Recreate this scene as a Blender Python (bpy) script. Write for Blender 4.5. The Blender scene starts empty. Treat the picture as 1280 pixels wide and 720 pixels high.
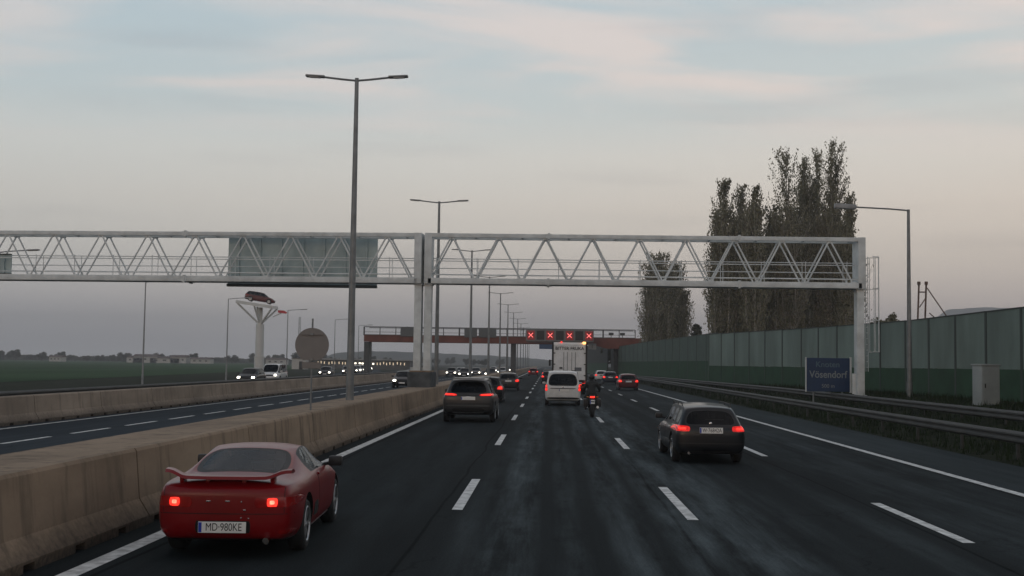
import bpy, bmesh, math, random
import numpy as np
from mathutils import Vector, Matrix, Euler
from mathutils.bvhtree import BVHTree
R = math.radians
random.seed(7)
S = bpy.context.scene
COL = S.collection
F = 1500.0            # focal length in photo pixels
H = 2.2               # eye height
RO = 0.014            # roll

def P(px, py, Y):
    """survey: photo pixel + distance along the road -> world point"""
    dx, dy = px - 685.0, py - 455.0
    return Vector(((dx + dy * RO) * Y / F, Y, H - (dy - dx * RO) * Y / F))

# ------------------------------------------------------------------ tagging
def tag(o, label=None, cat=None, group=None, kind=None):
    if label: o['label'] = label
    if cat: o['category'] = cat
    if group: o['group'] = group
    if kind: o['kind'] = kind
    return o

def empty(name, loc=(0, 0, 0), rz=0.0):
    o = bpy.data.objects.new(name, None)
    COL.objects.link(o)
    o.empty_display_size = 0.2
    o.location = loc
    o.rotation_euler = (0, 0, rz)
    return o

def children(o):
    return [c for c in bpy.data.objects if c.parent == o]

def copy_tree(o, parent=None):
    c = o.copy()
    COL.objects.link(c)
    c.parent = parent
    for ch in children(o):
        copy_tree(ch, c)
    return c

# ------------------------------------------------------------------ materials
MATS = {}
def nodes(m):
    m.use_nodes = True
    nt = m.node_tree
    return nt, nt.nodes.get('Principled BSDF')

def mat(name, col, rough=0.6, metal=0.0, var=0.15, scale=6.0, coat=0.0, spec=0.5, bump=0.0, bscale=40.0,
        col2=None, stretch=(1, 1, 1), detail=5.0, flake=None):
    """principled material with procedural variation of colour and roughness"""
    if name in MATS: return MATS[name]
    m = bpy.data.materials.new(name)
    nt, b = nodes(m)
    N, L = nt.nodes, nt.links
    tc = N.new('ShaderNodeTexCoord')
    mp = N.new('ShaderNodeMapping'); mp.inputs['Scale'].default_value = stretch
    L.new(tc.outputs['Object'], mp.inputs['Vector'])
    nz = N.new('ShaderNodeTexNoise'); nz.inputs['Scale'].default_value = scale
    nz.inputs['Detail'].default_value = detail; nz.inputs['Roughness'].default_value = 0.6
    L.new(mp.outputs['Vector'], nz.inputs['Vector'])
    rp = N.new('ShaderNodeValToRGB')
    c = Vector(col[:3])
    lo = c * (1 - var); hi = Vector(col2[:3]) if col2 else c * (1 + var)
    rp.color_ramp.elements[0].position = 0.35; rp.color_ramp.elements[1].position = 0.65
    rp.color_ramp.elements[0].color = (*lo, 1); rp.color_ramp.elements[1].color = (*hi, 1)
    L.new(nz.outputs['Fac'], rp.inputs['Fac'])
    L.new(rp.outputs['Color'], b.inputs['Base Color'])
    mr = N.new('ShaderNodeMapRange')
    mr.inputs['To Min'].default_value = max(0.02, rough * 0.85); mr.inputs['To Max'].default_value = min(1, rough * 1.15)
    L.new(nz.outputs['Fac'], mr.inputs['Value']); L.new(mr.outputs['Result'], b.inputs['Roughness'])
    b.inputs['Metallic'].default_value = metal
    b.inputs['Specular IOR Level'].default_value = spec
    if coat:
        b.inputs['Coat Weight'].default_value = coat; b.inputs['Coat Roughness'].default_value = 0.08; b.inputs['Coat IOR'].default_value = 1.4
    if bump:
        n2 = N.new('ShaderNodeTexNoise'); n2.inputs['Scale'].default_value = bscale; n2.inputs['Detail'].default_value = 6
        L.new(tc.outputs['Object'], n2.inputs['Vector'])
        bp = N.new('ShaderNodeBump'); bp.inputs['Strength'].default_value = bump; bp.inputs['Distance'].default_value = 0.02
        L.new(n2.outputs['Fac'], bp.inputs['Height']); L.new(bp.outputs['Normal'], b.inputs['Normal'])
    MATS[name] = m
    return m

def emit(name, col, strength, base=None):
    if name in MATS: return MATS[name]
    m = bpy.data.materials.new(name)
    nt, b = nodes(m)
    N, L = nt.nodes, nt.links
    b.inputs['Base Color'].default_value = (*(base or [c * 0.3 for c in col]), 1)
    b.inputs['Roughness'].default_value = 0.25
    tc = N.new('ShaderNodeTexCoord')
    nz = N.new('ShaderNodeTexNoise'); nz.inputs['Scale'].default_value = 25
    L.new(tc.outputs['Object'], nz.inputs['Vector'])
    mr = N.new('ShaderNodeMapRange'); mr.inputs['From Min'].default_value = 0.3; mr.inputs['From Max'].default_value = 0.7
    mr.inputs['To Min'].default_value = strength * 0.6; mr.inputs['To Max'].default_value = strength * 1.3
    L.new(nz.outputs['Fac'], mr.inputs['Value'])
    b.inputs['Emission Color'].default_value = (*col, 1)
    L.new(mr.outputs['Result'], b.inputs['Emission Strength'])
    MATS[name] = m
    return m

def glass(name, tint, rough=0.03):
    if name in MATS: return MATS[name]
    m = bpy.data.materials.new(name); m.use_nodes = True
    nt = m.node_tree; nt.nodes.clear(); N, L = nt.nodes, nt.links
    out = N.new('ShaderNodeOutputMaterial')
    tr = N.new('ShaderNodeBsdfTransparent'); tr.inputs['Color'].default_value = (*tint, 1)
    gl = N.new('ShaderNodeBsdfGlossy'); gl.inputs['Roughness'].default_value = rough
    gl.inputs['Color'].default_value = (0.55, 0.6, 0.65, 1)
    fr = N.new('ShaderNodeFresnel'); fr.inputs['IOR'].default_value = 1.36
    mx = N.new('ShaderNodeMixShader')
    L.new(fr.outputs['Fac'], mx.inputs['Fac']); L.new(tr.outputs['BSDF'], mx.inputs[1]); L.new(gl.outputs['BSDF'], mx.inputs[2])
    L.new(mx.outputs['Shader'], out.inputs['Surface'])
    MATS[name] = m
    return m

M_rubber = mat('tyre_rubber', (0.015, 0.015, 0.016), 0.85, var=0.3)
M_rim = mat('alloy', (0.42, 0.43, 0.44), 0.35, metal=0.8, var=0.1)
M_black = mat('black_plastic', (0.012, 0.012, 0.013), 0.55, var=0.3)
M_under = mat('underbody_black', (0.006, 0.006, 0.006), 0.9, var=0.3)
M_chrome = mat('chrome', (0.6, 0.6, 0.6), 0.15, metal=1.0, var=0.05)
M_white = mat('white_plate', (0.72, 0.72, 0.70), 0.5, var=0.04)
M_ink = mat('black_ink', (0.01, 0.01, 0.01), 0.6, var=0.1)
M_euro = mat('blue_band', (0.01, 0.04, 0.35), 0.5, var=0.1)
M_redlens = mat('red_lens', (0.25, 0.006, 0.006), 0.15, var=0.2, coat=0.6)
M_redlit = emit('red_lamp_lit', (1.0, 0.030, 0.018), 2.0)
M_redglow = emit('red_lamp_dim', (1.0, 0.02, 0.015), 0.55)
M_head = emit('headlamp_lit', (1.0, 0.93, 0.78), 9.0)
M_amber = emit('amber_lamp_lit', (1.0, 0.42, 0.12), 4.0)
M_seat = mat('seat_cloth', (0.03, 0.032, 0.035), 0.9, var=0.3)
M_glass_c = glass('pale_tinted_glass', (0.30, 0.37, 0.40))
M_glass_d = glass('dark_tinted_glass', (0.10, 0.11, 0.12))
M_steel = mat('galvanised_steel', (0.54, 0.575, 0.58), 0.6, metal=0.0, var=0.16, scale=1.4, spec=0.4)
M_pole = mat('dark_lamp_steel', (0.17, 0.182, 0.187), 0.5, metal=0.25, var=0.2, scale=3)
M_polelight = mat('grey_lamp_steel', (0.25, 0.26, 0.27), 0.5, metal=0.3, var=0.15, scale=3)
M_railpost = mat('dirty_post_steel', (.045, .045, .042), .8, var=.3)
M_rail = mat('weathered_rail_steel', (0.058, 0.060, 0.058), 0.75, metal=0.1, var=0.25, scale=1.1)

# ------------------------------------------------------------------ mesh builder
class MB:
    def __init__(s): s.bm = bmesh.new()
    def box(s, c, d, rz=0.0, rx=0.0, ry=0.0, bevel=0.0):
        m = Matrix.Translation(c) @ Euler((rx, ry, rz)).to_matrix().to_4x4() @ Matrix.Diagonal((d[0], d[1], d[2], 1))
        r = bmesh.ops.create_cube(s.bm, size=1.0, matrix=m)
        if bevel:
            es = list({e for v in r['verts'] for e in v.link_edges})
            bmesh.ops.bevel(s.bm, geom=es, offset=bevel, segments=2, affect='EDGES', profile=0.6)
        return s
    def tube(s, a, b, r, r2=None, n=10, caps=True):
        a, b = Vector(a), Vector(b); r2 = r if r2 is None else r2
        d = b - a; L = d.length
        if L < 1e-6: return s
        m = Matrix.Translation((a + b) / 2) @ d.to_track_quat('Z', 'Y').to_matrix().to_4x4()
        bmesh.ops.create_cone(s.bm, cap_ends=caps, segments=n, radius1=r, radius2=r2, depth=L, matrix=m)
        return s
    def path(s, pts, r, n=8):
        for i in range(len(pts) - 1):
            s.tube(pts[i], pts[i + 1], r, n=n)
            if 0 < i: bmesh.ops.create_uvsphere(s.bm, u_segments=n, v_segments=6, radius=r, matrix=Matrix.Translation(pts[i]))
        return s
    def ball(s, c, r, sc=(1, 1, 1), u=16, v=10, rot=None):
        m = Matrix.Translation(c) @ (rot.to_matrix().to_4x4() if rot else Matrix()) @ Matrix.Diagonal((sc[0], sc[1], sc[2], 1))
        bmesh.ops.create_uvsphere(s.bm, u_segments=u, v_segments=v, radius=r, matrix=m)
        return s
    def extrude_profile(s, prof, pts, close=True):
        """prof: list of (u,z) - u is to the right of travel; pts: centreline points"""
        rings = []
        n = len(pts)
        for i, p in enumerate(pts):
            p = Vector(p)
            a = Vector(pts[max(0, i - 1)]); b = Vector(pts[min(n - 1, i + 1)])
            t = (b - a); t.z = 0; t.normalize()
            rt = Vector((t.y, -t.x, 0))
            rings.append([s.bm.verts.new(p + rt * u + Vector((0, 0, z))) for u, z in prof])
        k = len(prof)
        for i in range(n - 1):
            for j in range(k if close else k - 1):
                s.bm.faces.new((rings[i][j], rings[i][(j + 1) % k], rings[i + 1][(j + 1) % k], rings[i + 1][j]))
        if close:
            s.bm.faces.new(rings[0][::-1]); s.bm.faces.new(rings[-1])
        return s
    def poly(s, pts, ext):
        """flat polygon extruded by vector ext"""
        a = [s.bm.verts.new(Vector(p)) for p in pts]
        b = [s.bm.verts.new(Vector(p) + Vector(ext)) for p in pts]
        n = len(a)
        s.bm.faces.new(a); s.bm.faces.new(b[::-1])
        for i in range(n):
            s.bm.faces.new((a[i], b[i], b[(i + 1) % n], a[(i + 1) % n]))
        return s
    def sheet(s, pts):
        s.bm.faces.new([s.bm.verts.new(Vector(p)) for p in pts]); return s
    def build(s, name, m, parent=None, smooth=False, loc=None, rz=0.0, ang=35):
        bmesh.ops.recalc_face_normals(s.bm, faces=s.bm.faces)
        me = bpy.data.meshes.new(name)
        s.bm.to_mesh(me); s.bm.free()
        return link(name, me, m, parent, smooth, loc, rz, ang)

def link(name, me, m, parent=None, smooth=False, loc=None, rz=0.0, ang=35):
    o = bpy.data.objects.new(name, me)
    COL.objects.link(o)
    if m is not None:
        me.materials.clear(); me.materials.append(m)
    if parent: o.parent = parent
    if loc is not None: o.location = loc
    if rz: o.rotation_euler = (0, 0, rz)
    if smooth:
        me.shade_smooth()
        if ang < 180: me.set_sharp_from_angle(angle=R(ang))
    return o

def text_mesh(name, s, size, m, parent, loc, rot, ext=0.002, spacing=1.0, sx=1.0, align='CENTER', bold=0.0):
    cu = bpy.data.curves.new(name, 'FONT'); cu.body = s; cu.size = size; cu.extrude = ext
    cu.align_x = align; cu.align_y = 'CENTER'; cu.space_character = spacing; cu.offset = bold
    tmp = bpy.data.objects.new('tmp', cu); COL.objects.link(tmp)
    bpy.context.view_layer.update()
    me = bpy.data.meshes.new_from_object(tmp.evaluated_get(bpy.context.evaluated_depsgraph_get()))
    bpy.data.objects.remove(tmp)
    me.transform(Matrix.Diagonal((sx, 1, 1, 1)))
    o = link(name, me, m, parent)
    o.location = loc; o.rotation_euler = rot
    return o

# ------------------------------------------------------------------ car body
def eval_mesh(me, mods):
    o = bpy.data.objects.new('tmp', me); COL.objects.link(o)
    for f in mods: f(o)
    bpy.context.view_layer.update()
    r = bpy.data.meshes.new_from_object(o.evaluated_get(bpy.context.evaluated_depsgraph_get()))
    bpy.data.objects.remove(o)
    return r

def make_body(st, side_groups, wind, rear, wheels, size, cladding=False, wheel_r=0.32, ins=0.045):
    """st rows: (y, dt, zb, zbelt, ztop, w, wb, wr); returns mesh with slots paint, glass, trim, arch"""
    bm = bmesh.new(); cr = bm.edges.layers.float.new('crease_edge')
    rings = []
    for (y, dt, zb, zbelt, ztop, w, wb, wr) in st:
        half = [(0, zb), (.45 * w, zb), (.84 * w, zb), (.975 * w, zb + .10), (w, zb + (zbelt - zb) * .50),
                (.985 * w, zbelt - .07), (wb, zbelt), (wr, ztop - .035 - .02 * (ztop - zbelt)), (.55 * wr, ztop - .008), (0, ztop)]
        ys = [y] * 6 + [y + dt * .12] + [y + dt * .93, y + dt, y + dt]
        Rr = [bm.verts.new((x, yy, z)) for (x, z), yy in zip(half, ys)]
        Ll = [Rr[0]] + [bm.verts.new((-x, yy, z)) for (x, z), yy in list(zip(half, ys))[1:9]] + [Rr[9]]
        rings.append((Rr, Ll))
    fk = {}
    for i in range(len(st) - 1):
        for side in (0, 1):
            a, b = rings[i][side], rings[i + 1][side]
            for j in range(9):
                q = (a[j], a[j + 1], b[j + 1], b[j]) if side == 0 else (a[j], b[j], b[j + 1], a[j + 1])
                fk[(i, j, side)] = bm.faces.new(q)
    def cap(k, sgn, tagk):
        Rr, Ll = rings[k]
        rows = [[Ll[2], Ll[1], Rr[0], Rr[1], Rr[2]]]
        for j in range(3, 7):
            e = Rr[j].co; bul = .05 * sgn
            row = [Ll[j]] + [bm.verts.new((e.x * f, e.y + bul * (1 - abs(f) ** 2 * .8), e.z)) for f in (-.58, 0, .58)] + [Rr[j]]
            rows.append(row)
        rows.append([Ll[7], Ll[8], Rr[9], Rr[8], Rr[7]])
        for r in range(len(rows) - 1):
            for c in range(4):
                q = (rows[r][c], rows[r][c + 1], rows[r + 1][c + 1], rows[r + 1][c])
                fk[(tagk, r, c)] = bm.faces.new(q if sgn < 0 else q[::-1])
    cap(0, -1, 'R'); cap(len(st) - 1, 1, 'F')
    for f in bm.faces: f.material_index = 0
    if cladding:
        for k, f in fk.items():
            if k[0] == 'R' or k[0] == 'F':
                if k[1] <= 1: f.material_index = 2
            elif k[1] <= 2: f.material_index = 2
    # creases: belt line and roof edge
    def crease(j, v):
        for (Rr, Ll), (R2, L2) in zip(rings[:-1], rings[1:]):
            for A, B in ((Rr, R2), (Ll, L2)):
                e = bm.edges.get((A[j], B[j]))
                if e: e[cr] = v
    crease(6, .55); crease(2, .4); crease(7, .35)
    def window(faces, t1, t2):
        faces = [f for f in faces if f and f.is_valid]
        if t1:
            bmesh.ops.inset_region(bm, faces=faces, thickness=t1, use_even_offset=True)
        r = bmesh.ops.inset_region(bm, faces=faces, thickness=t2, use_even_offset=True)
        for f in r['faces']: f.material_index = 2
        for f in faces: f.material_index = 1
        fs = set(faces)
        for f in faces:
            for e in f.edges:
                if sum(1 for g in e.link_faces if g in fs) == 1: e[cr] = .7
    for grp in side_groups:
        for side in (0, 1):
            window([fk[(i, 6, side)] for i in grp], 0, ins)
    for iv in (wind,) + ((rear,) if rear != 'cap' else ()):
        window([fk[(iv, j, s)] for j in (7, 8) for s in (0, 1)], .012 if iv == rear else .03, .075 if iv == rear else .03)
    if rear == 'cap':
        window([fk[('R', 4, c)] for c in range(4)], .035, .03)
    me = bpy.data.meshes.new('body')
    bmesh.ops.recalc_face_normals(bm, faces=bm.faces)
    bm.to_mesh(me); bm.free()
    for n in ('a', 'b', 'c', 'd'): me.materials.append(MATS_SLOT[n])
    def sub(o):
        m = o.modifiers.new('s', 'SUBSURF'); m.levels = 3; m.render_levels = 3; m.uv_smooth = 'NONE'
    me = eval_mesh(me, [sub])
    co = np.empty(len(me.vertices) * 3, dtype=np.float32); me.vertices.foreach_get('co', co); co = co.reshape(-1, 3)
    mn, mx = co.min(0), co.max(0)
    W_, L_, Ht = size; zb0 = min(s[2] for s in st)
    co[:, 0] *= W_ / (mx[0] - mn[0])
    co[:, 1] = (co[:, 1] - (mx[1] + mn[1]) / 2) * L_ / (mx[1] - mn[1])
    co[:, 2] = zb0 + (co[:, 2] - mn[2]) * (Ht - zb0) / (mx[2] - mn[2])
    me.vertices.foreach_set('co', co.ravel()); me.update()
    # wheel wells
    cut = bmesh.new()
    for wy in wheels:
        for sx in (-1, 1):
            m = Matrix.Translation((sx * (W_ / 2 - .08), wy, wheel_r + .015)) @ Matrix.Rotation(R(90), 4, 'Y')
            bmesh.ops.create_cone(cut, cap_ends=True, segments=40, radius1=wheel_r + .055, radius2=wheel_r + .055, depth=.44, matrix=m)
    cm = bpy.data.meshes.new('cut'); 
    for f in cut.faces: f.material_index = 3
    cut.to_mesh(cm); cut.free()
    for n in ('a', 'b', 'c', 'd'): cm.materials.append(MATS_SLOT[n])
    co_ = bpy.data.objects.new('cut', cm); COL.objects.link(co_)
    def boo(o):
        m = o.modifiers.new('b', 'BOOLEAN'); m.operation = 'DIFFERENCE'; m.object = co_; m.solver = 'EXACT'
        m.material_mode = 'INDEX'
    me2 = eval_mesh(me, [boo])
    bpy.data.objects.remove(co_)
    if len(me2.polygons) < len(me.polygons) * .5: me2 = me
    return me2
MATS_SLOT = {n: bpy.data.materials.new('slot_' + n) for n in 'abcd'}

def islands(b):
    left = set(b.faces); res = []
    while left:
        seed = left.pop(); isl = {seed}; stack = [seed]
        while stack:
            f = stack.pop()
            for e in f.edges:
                for g in e.link_faces:
                    if g in left: left.discard(g); isl.add(g); stack.append(g)
        nb = bmesh.new(); vm = {}
        for f in isl:
            vs = []
            for v in f.verts:
                if v not in vm: vm[v] = nb.verts.new(v.co)
                vs.append(vm[v])
            nb.faces.new(vs)
        res.append(nb)
    return res

def split_body(me, paint, gl, parent, arch=None):
    bm = bmesh.new(); bm.from_mesh(me)
    bvh = BVHTree.FromBMesh(bm)
    def sub(idx, name, m, island=None):
        b = bm.copy()
        b.faces.ensure_lookup_table()
        bmesh.ops.delete(b, geom=[f for f in b.faces if f.material_index not in idx], context='FACES')
        for f in b.faces: f.material_index = 0
        return b
    b = sub((0,), 'body', paint)
    mo = bpy.data.meshes.new('body'); b.to_mesh(mo); b.free()
    link('body', mo, paint, parent, True, ang=28)
    b = sub((2,), 'trim', M_black)
    mo = bpy.data.meshes.new('trim'); b.to_mesh(mo); b.free(); link('window_trim', mo, M_black, parent, True, ang=30)
    b = sub((3,), 'arch', M_under)
    for nb in islands(b):
        if len(nb.faces) > 8:
            mo = bpy.data.meshes.new('arch'); nb.to_mesh(mo); link('wheel_arch', mo, M_under, parent, True, ang=30)
        nb.free()
    b.free()
    b = sub((1,), 'glass', gl)
    # islands
    left = set(b.faces)
    while left:
        seed = left.pop(); isl = {seed}; stack = [seed]
        while stack:
            f = stack.pop()
            for e in f.edges:
                for g in e.link_faces:
                    if g in left: left.discard(g); isl.add(g); stack.append(g)
        nb = bmesh.new(); vm = {}
        c = Vector(); n = Vector()
        for f in isl:
            vs = []
            for v in f.verts:
                if v not in vm: vm[v] = nb.verts.new(v.co)
                vs.append(vm[v])
            nb.faces.new(vs); c += f.calc_center_median(); n += f.normal
        c /= len(isl); n.normalize()
        nm = 'side_window' if abs(n.x) > .6 else ('windshield' if c.y > 0 and n.y > 0 else 'rear_window')
        mo = bpy.data.meshes.new(nm); nb.to_mesh(mo); nb.free()
        link(nm, mo, gl, parent, True, ang=60)
    b.free(); bm.free()
    return bvh

def patch(bvh, corners, axis, name, m, parent, off=0.006, thick=0.03, nu=12, nv=8, roundness=.25):
    """lamp / panel that follows the body; corners in (a,z) with a = x (axis y) or y (axis x)"""
    c = [Vector((p[0], p[1])) for p in corners]
    bm = bmesh.new(); grid = []
    if axis in ('-y', '+y'): d = Vector((0, 1, 0)) if axis == '-y' else Vector((0, -1, 0))
    else: d = Vector((1, 0, 0)) if axis == '-x' else Vector((-1, 0, 0))
    last = None
    for i in range(nu + 1):
        row = []
        for j in range(nv + 1):
            u, v = i / nu * 2 - 1, j / nv * 2 - 1
            k = roundness
            uu = u * (1 - k * v * v * .5 * abs(u)); vv = v * (1 - k * u * u * .5 * abs(v))
            s, t = (uu + 1) / 2, (vv + 1) / 2
            p = c[0] * (1 - s) * (1 - t) + c[1] * s * (1 - t) + c[2] * s * t + c[3] * (1 - s) * t
            o = (Vector((p.x, 0, p.y)) if d.y else Vector((0, p.x, p.y))) - d * 6
            hit = bvh.ray_cast(o, d)
            if hit[0] is not None:
                q = hit[0] + hit[1] * off if hit[1].dot(d) < 0 else hit[0] - d * off
                last = q
            else: q = last.copy() if last else o + d * 6
            row.append(bm.verts.new(q))
        grid.append(row)
    for i in range(nu):
        for j in range(nv):
            bm.faces.new((grid[i][j], grid[i + 1][j], grid[i + 1][j + 1], grid[i][j + 1]))
    be = [e for e in bm.edges if e.is_boundary]
    r = bmesh.ops.extrude_edge_only(bm, edges=be)
    for v in [g for g in r['geom'] if isinstance(g, bmesh.types.BMVert)]: v.co += d * thick
    bmesh.ops.recalc_face_normals(bm, faces=bm.faces)
    me = bpy.data.meshes.new(name); bm.to_mesh(me); bm.free()
    return link(name, me, m, parent, True, ang=40)

def hit_y(bvh, x, z, rear=True):
    d = Vector((0, 1 if rear else -1, 0))
    h = bvh.ray_cast(Vector((x, -6 * d.y, z)), d)
    return h[0].y if h[0] is not None else 0

def make_wheels(parent, wheels, half, r, width=.2, rimr=None, spokes=7, mrim=None):
    rimr = rimr or r * .66
    mrim = mrim or M_rim
    def tyre():
        bm = bmesh.new(); prof = [(-width / 2 + .02, rimr), (-width / 2, rimr + .03), (-width / 2, r - .04), (-width / 2 + .03, r - .005), (-.03, r), (.03, r),
                                  (width / 2 - .03, r - .005), (width / 2, r - .04), (width / 2, rimr + .03), (width / 2 - .02, rimr)]
        n = 32; rg = []
        for i in range(n):
            a = 2 * math.pi * i / n
            rg.append([bm.verts.new((x, math.cos(a) * q, math.sin(a) * q)) for x, q in prof])
        for i in range(n):
            for j in range(len(prof) - 1):
                bm.faces.new((rg[i][j], rg[i][j + 1], rg[(i + 1) % n][j + 1], rg[(i + 1) % n][j]))
        bmesh.ops.recalc_face_normals(bm, faces=bm.faces)
        me = bpy.data.meshes.new('wheel'); bm.to_mesh(me); bm.free(); me.materials.append(M_rubber); me.shade_smooth(); me.set_sharp_from_angle(angle=R(50))
        return me
    def rim():
        b = MB()
        b.tube((width / 2 - .10, 0, 0), (width / 2 - .09, 0, 0), rimr * .97, n=28)
        b.tube((width / 2 - .09, 0, 0), (width / 2 - .005, 0, 0), rimr * .22, rimr * .17, n=16)
        for k in range(spokes):
            a = 2 * math.pi * k / spokes
            c = Vector((width / 2 - .03, math.cos(a) * rimr * .55, math.sin(a) * rimr * .55))
            b.box(c, (.03, rimr * .9, rimr * .20), rx=a)
        # outer lip
        n = 28
        for k in range(n):
            a0, a1 = 2 * math.pi * k / n, 2 * math.pi * (k + 1) / n
            b.tube((width / 2 - .012, math.cos(a0) * rimr, math.sin(a0) * rimr), (width / 2 - .012, math.cos(a1) * rimr, math.sin(a1) * rimr), .016, n=6, caps=False)
        bmesh.ops.recalc_face_normals(b.bm, faces=b.bm.faces)
        me = bpy.data.meshes.new('rim'); b.bm.to_mesh(me); b.bm.free(); me.materials.append(mrim); me.shade_smooth(); me.set_sharp_from_angle(angle=R(35))
        return me
    tm, rm = tyre(), rim()
    for wy in wheels:
        for sx in (1, -1):
            w = bpy.data.objects.new('wheel', tm); COL.objects.link(w); w.parent = parent
            w.location = (sx * (half - width / 2 - .015), wy, r)
            if sx < 0: w.rotation_euler = (0, 0, math.pi)
            q = bpy.data.objects.new('rim', rm); COL.objects.link(q); q.parent = w

def plate(parent, loc, text=None, w=.52, h=.115, rz=0, rx=0, tsize=None):
    f = MB().box((0, 0, 0), (w, .012, h), bevel=.004).build('number_plate', M_white, parent)
    f.location = loc; f.rotation_euler = (rx, 0, rz)
    MB().box((-w / 2 + .022, -.0075, 0), (.034, .004, h - .014)).build('blue_band', M_euro, f)
    if text:
        text_mesh('lettering', text, tsize or h * .98, M_ink, f, (.018, -.0075, 0), (R(90), 0, 0), ext=.001, sx=.76 * w / .52)
    return f

def mirrors(parent, y, z, half, m):
    for sx in (-1, 1):
        b = MB().box((sx * (half + .08), y, z + .03), (.18, .11, .13), bevel=.035)
        b.tube((sx * (half - .08), y + .02, z - .02), (sx * (half + .05), y, z + .01), .022)
        b.build('wing_mirror', m, parent, True)

def seats(parent, y, z, headz, xs=(-.36, .36)):
    for x in xs:
        s = MB().box((x, y, z), (.48, .16, .58), rx=R(-14), bevel=.06).box((x, y + .25, z - .27), (.48, .5, .16), bevel=.05).build('seat', M_seat, parent, True)
        MB().box((x, y - .07, headz), (.26, .09, .17), bevel=.035).build('headrest', M_seat, s, True)

CLAD = lambda z: z
def car(kind, paint, gl=None, lit='tail', name='car', text=None, detail=True):
    """build one car of a kind; origin on the ground in the middle, nose to +y"""
    gl = gl or M_glass_d
    root = empty(name)
    if kind == 'coupe':
        W_, L_, Ht, wb = 1.60, 4.20, 1.16, (-1.18, 1.30); wr = .30
        st = [(-2.13, .10, .26, .80, .855, .74, .66, .52), (-2.05, .04, .22, .83, .885, .79, .72, .56), (-1.72, 0, .20, .84, .90, .84, .76, .60),
              (-1.38, 0, .18, .85, .915, .86, .77, .63), (-.55, 0, .17, .865, 1.15, .86, .77, .56), (-.12, 0, .17, .865, 1.19, .86, .77, .56),
              (.28, 0, .17, .86, 1.16, .86, .77, .55), (.98, 0, .17, .83, .865, .86, .76, .62), (1.55, 0, .17, .74, .78, .85, .72, .5),
              (1.98, 0, .20, .60, .64, .80, .66, .45), (2.12, 0, .26, .50, .53, .68, .58, .4)]
        body = make_body(st, [(4, 5, 6)], 6, 3, wb, (W_, L_, Ht), wheel_r=wr)
    elif kind == 'estate':
        W_, L_, Ht, wb = 1.62, 4.48, 1.33, (-1.36, 1.36); wr = .315
        st = [(-2.24, .40, .28, .90, 1.34, .80, .72, .54), (-2.12, .34, .22, .92, 1.39, .85, .77, .58), (-1.45, .16, .20, .92, 1.42, .87, .79, .60),
              (-.72, .03, .18, .91, 1.44, .87, .79, .61), (.15, 0, .18, .90, 1.44, .87, .79, .61), (.55, 0, .18, .89, 1.40, .87, .79, .59),
              (1.25, 0, .18, .88, .92, .87, .78, .64), (1.80, 0, .20, .80, .84, .86, .74, .55), (2.12, 0, .22, .68, .72, .83, .70, .5), (2.25, 0, .28, .56, .60, .72, .62, .4)]
        body = make_body(st, [(1,), (2,), (3,), (4, 5)], 5, 'cap', wb, (W_, L_, Ht), wheel_r=wr)
    elif kind == 'suv':
        W_, L_, Ht, wb = 1.95, 4.70, 1.66, (-1.40, 1.45); wr = .37
        st = [(-2.34, .50, .42, 1.06, 1.57, .88, .80, .60), (-2.20, .42, .30, 1.08, 1.62, .95, .84, .64), (-1.50, .16, .26, 1.06, 1.66, .97, .87, .67),
              (-.75, .03, .24, 1.04, 1.68, .97, .87, .68), (.12, 0, .24, 1.03, 1.68, .97, .87, .68), (.55, 0, .24, 1.02, 1.64, .97, .87, .66),
              (1.28, 0, .24, 1.00, 1.05, .97, .86, .72), (1.90, 0, .26, .95, 1.0, .95, .82, .62), (2.22, 0, .30, .82, .88, .91, .78, .55), (2.35, 0, .40, .68, .74, .8, .7, .5)]
        body = make_body(st, [(1,), (2,), (3,), (4, 5)], 5, 'cap', wb, (W_, L_, Ht), cladding=True, wheel_r=wr)
    elif kind == 'van':
        W_, L_, Ht, wb = 1.90, 4.85, 1.86, (-1.45, 1.55); wr = .335
        st = [(-2.42, .22, .34, 1.04, 1.76, .90, .86, .72), (-2.30, .16, .26, 1.06, 1.84, .94, .89, .76), (-1.60, .04, .22, 1.05, 1.88, .95, .90, .78),
              (-.70, 0, .22, 1.05, 1.89, .95, .90, .78), (.30, 0, .22, 1.04, 1.89, .95, .90, .78), (.95, 0, .22, 1.03, 1.83, .95, .90, .74),
              (1.75, 0, .22, 1.0, 1.06, .95, .88, .74), (2.15, 0, .24, .92, .98, .93, .82, .62), (2.34, 0, .28, .78, .84, .89, .76, .55), (2.43, 0, .36, .64, .70, .8, .7, .5)]
        body = make_body(st, [(1,), (2,), (3,), (4, 5)], 5, 'cap', wb, (W_, L_, Ht), wheel_r=wr)
    else:  # hatch
        W_, L_, Ht, wb = 1.76, 4.15, 1.46, (-1.25, 1.30); wr = .31
        st = [(-2.06, .34, .30, .94, 1.38, .80, .72, .56), (-1.95, .28, .22, .96, 1.44, .86, .77, .60), (-1.45, .12, .20, .95, 1.47, .88, .79, .62),
              (-.80, .02, .18, .94, 1.49, .88, .79, .63), (.05, 0, .18, .93, 1.49, .88, .79, .63), (.45, 0, .18, .92, 1.44, .88, .79, .61),
              (1.20, 0, .18, .90, .95, .88, .78, .64), (1.70, 0, .20, .82, .87, .86, .74, .55), (1.96, 0, .24, .70, .75, .83, .70, .5), (2.08, 0, .30, .58, .62, .72, .62, .4)]
        body = make_body(st, [(1,), (2,), (3,), (4, 5)], 5, 'cap', wb, (W_, L_, Ht), wheel_r=wr)
    bvh = split_body(body, paint, gl, root)
    bpy.data.meshes.remove(body)
    make_wheels(root, wb, W_ / 2, wr)
    h = W_ / 2
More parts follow.
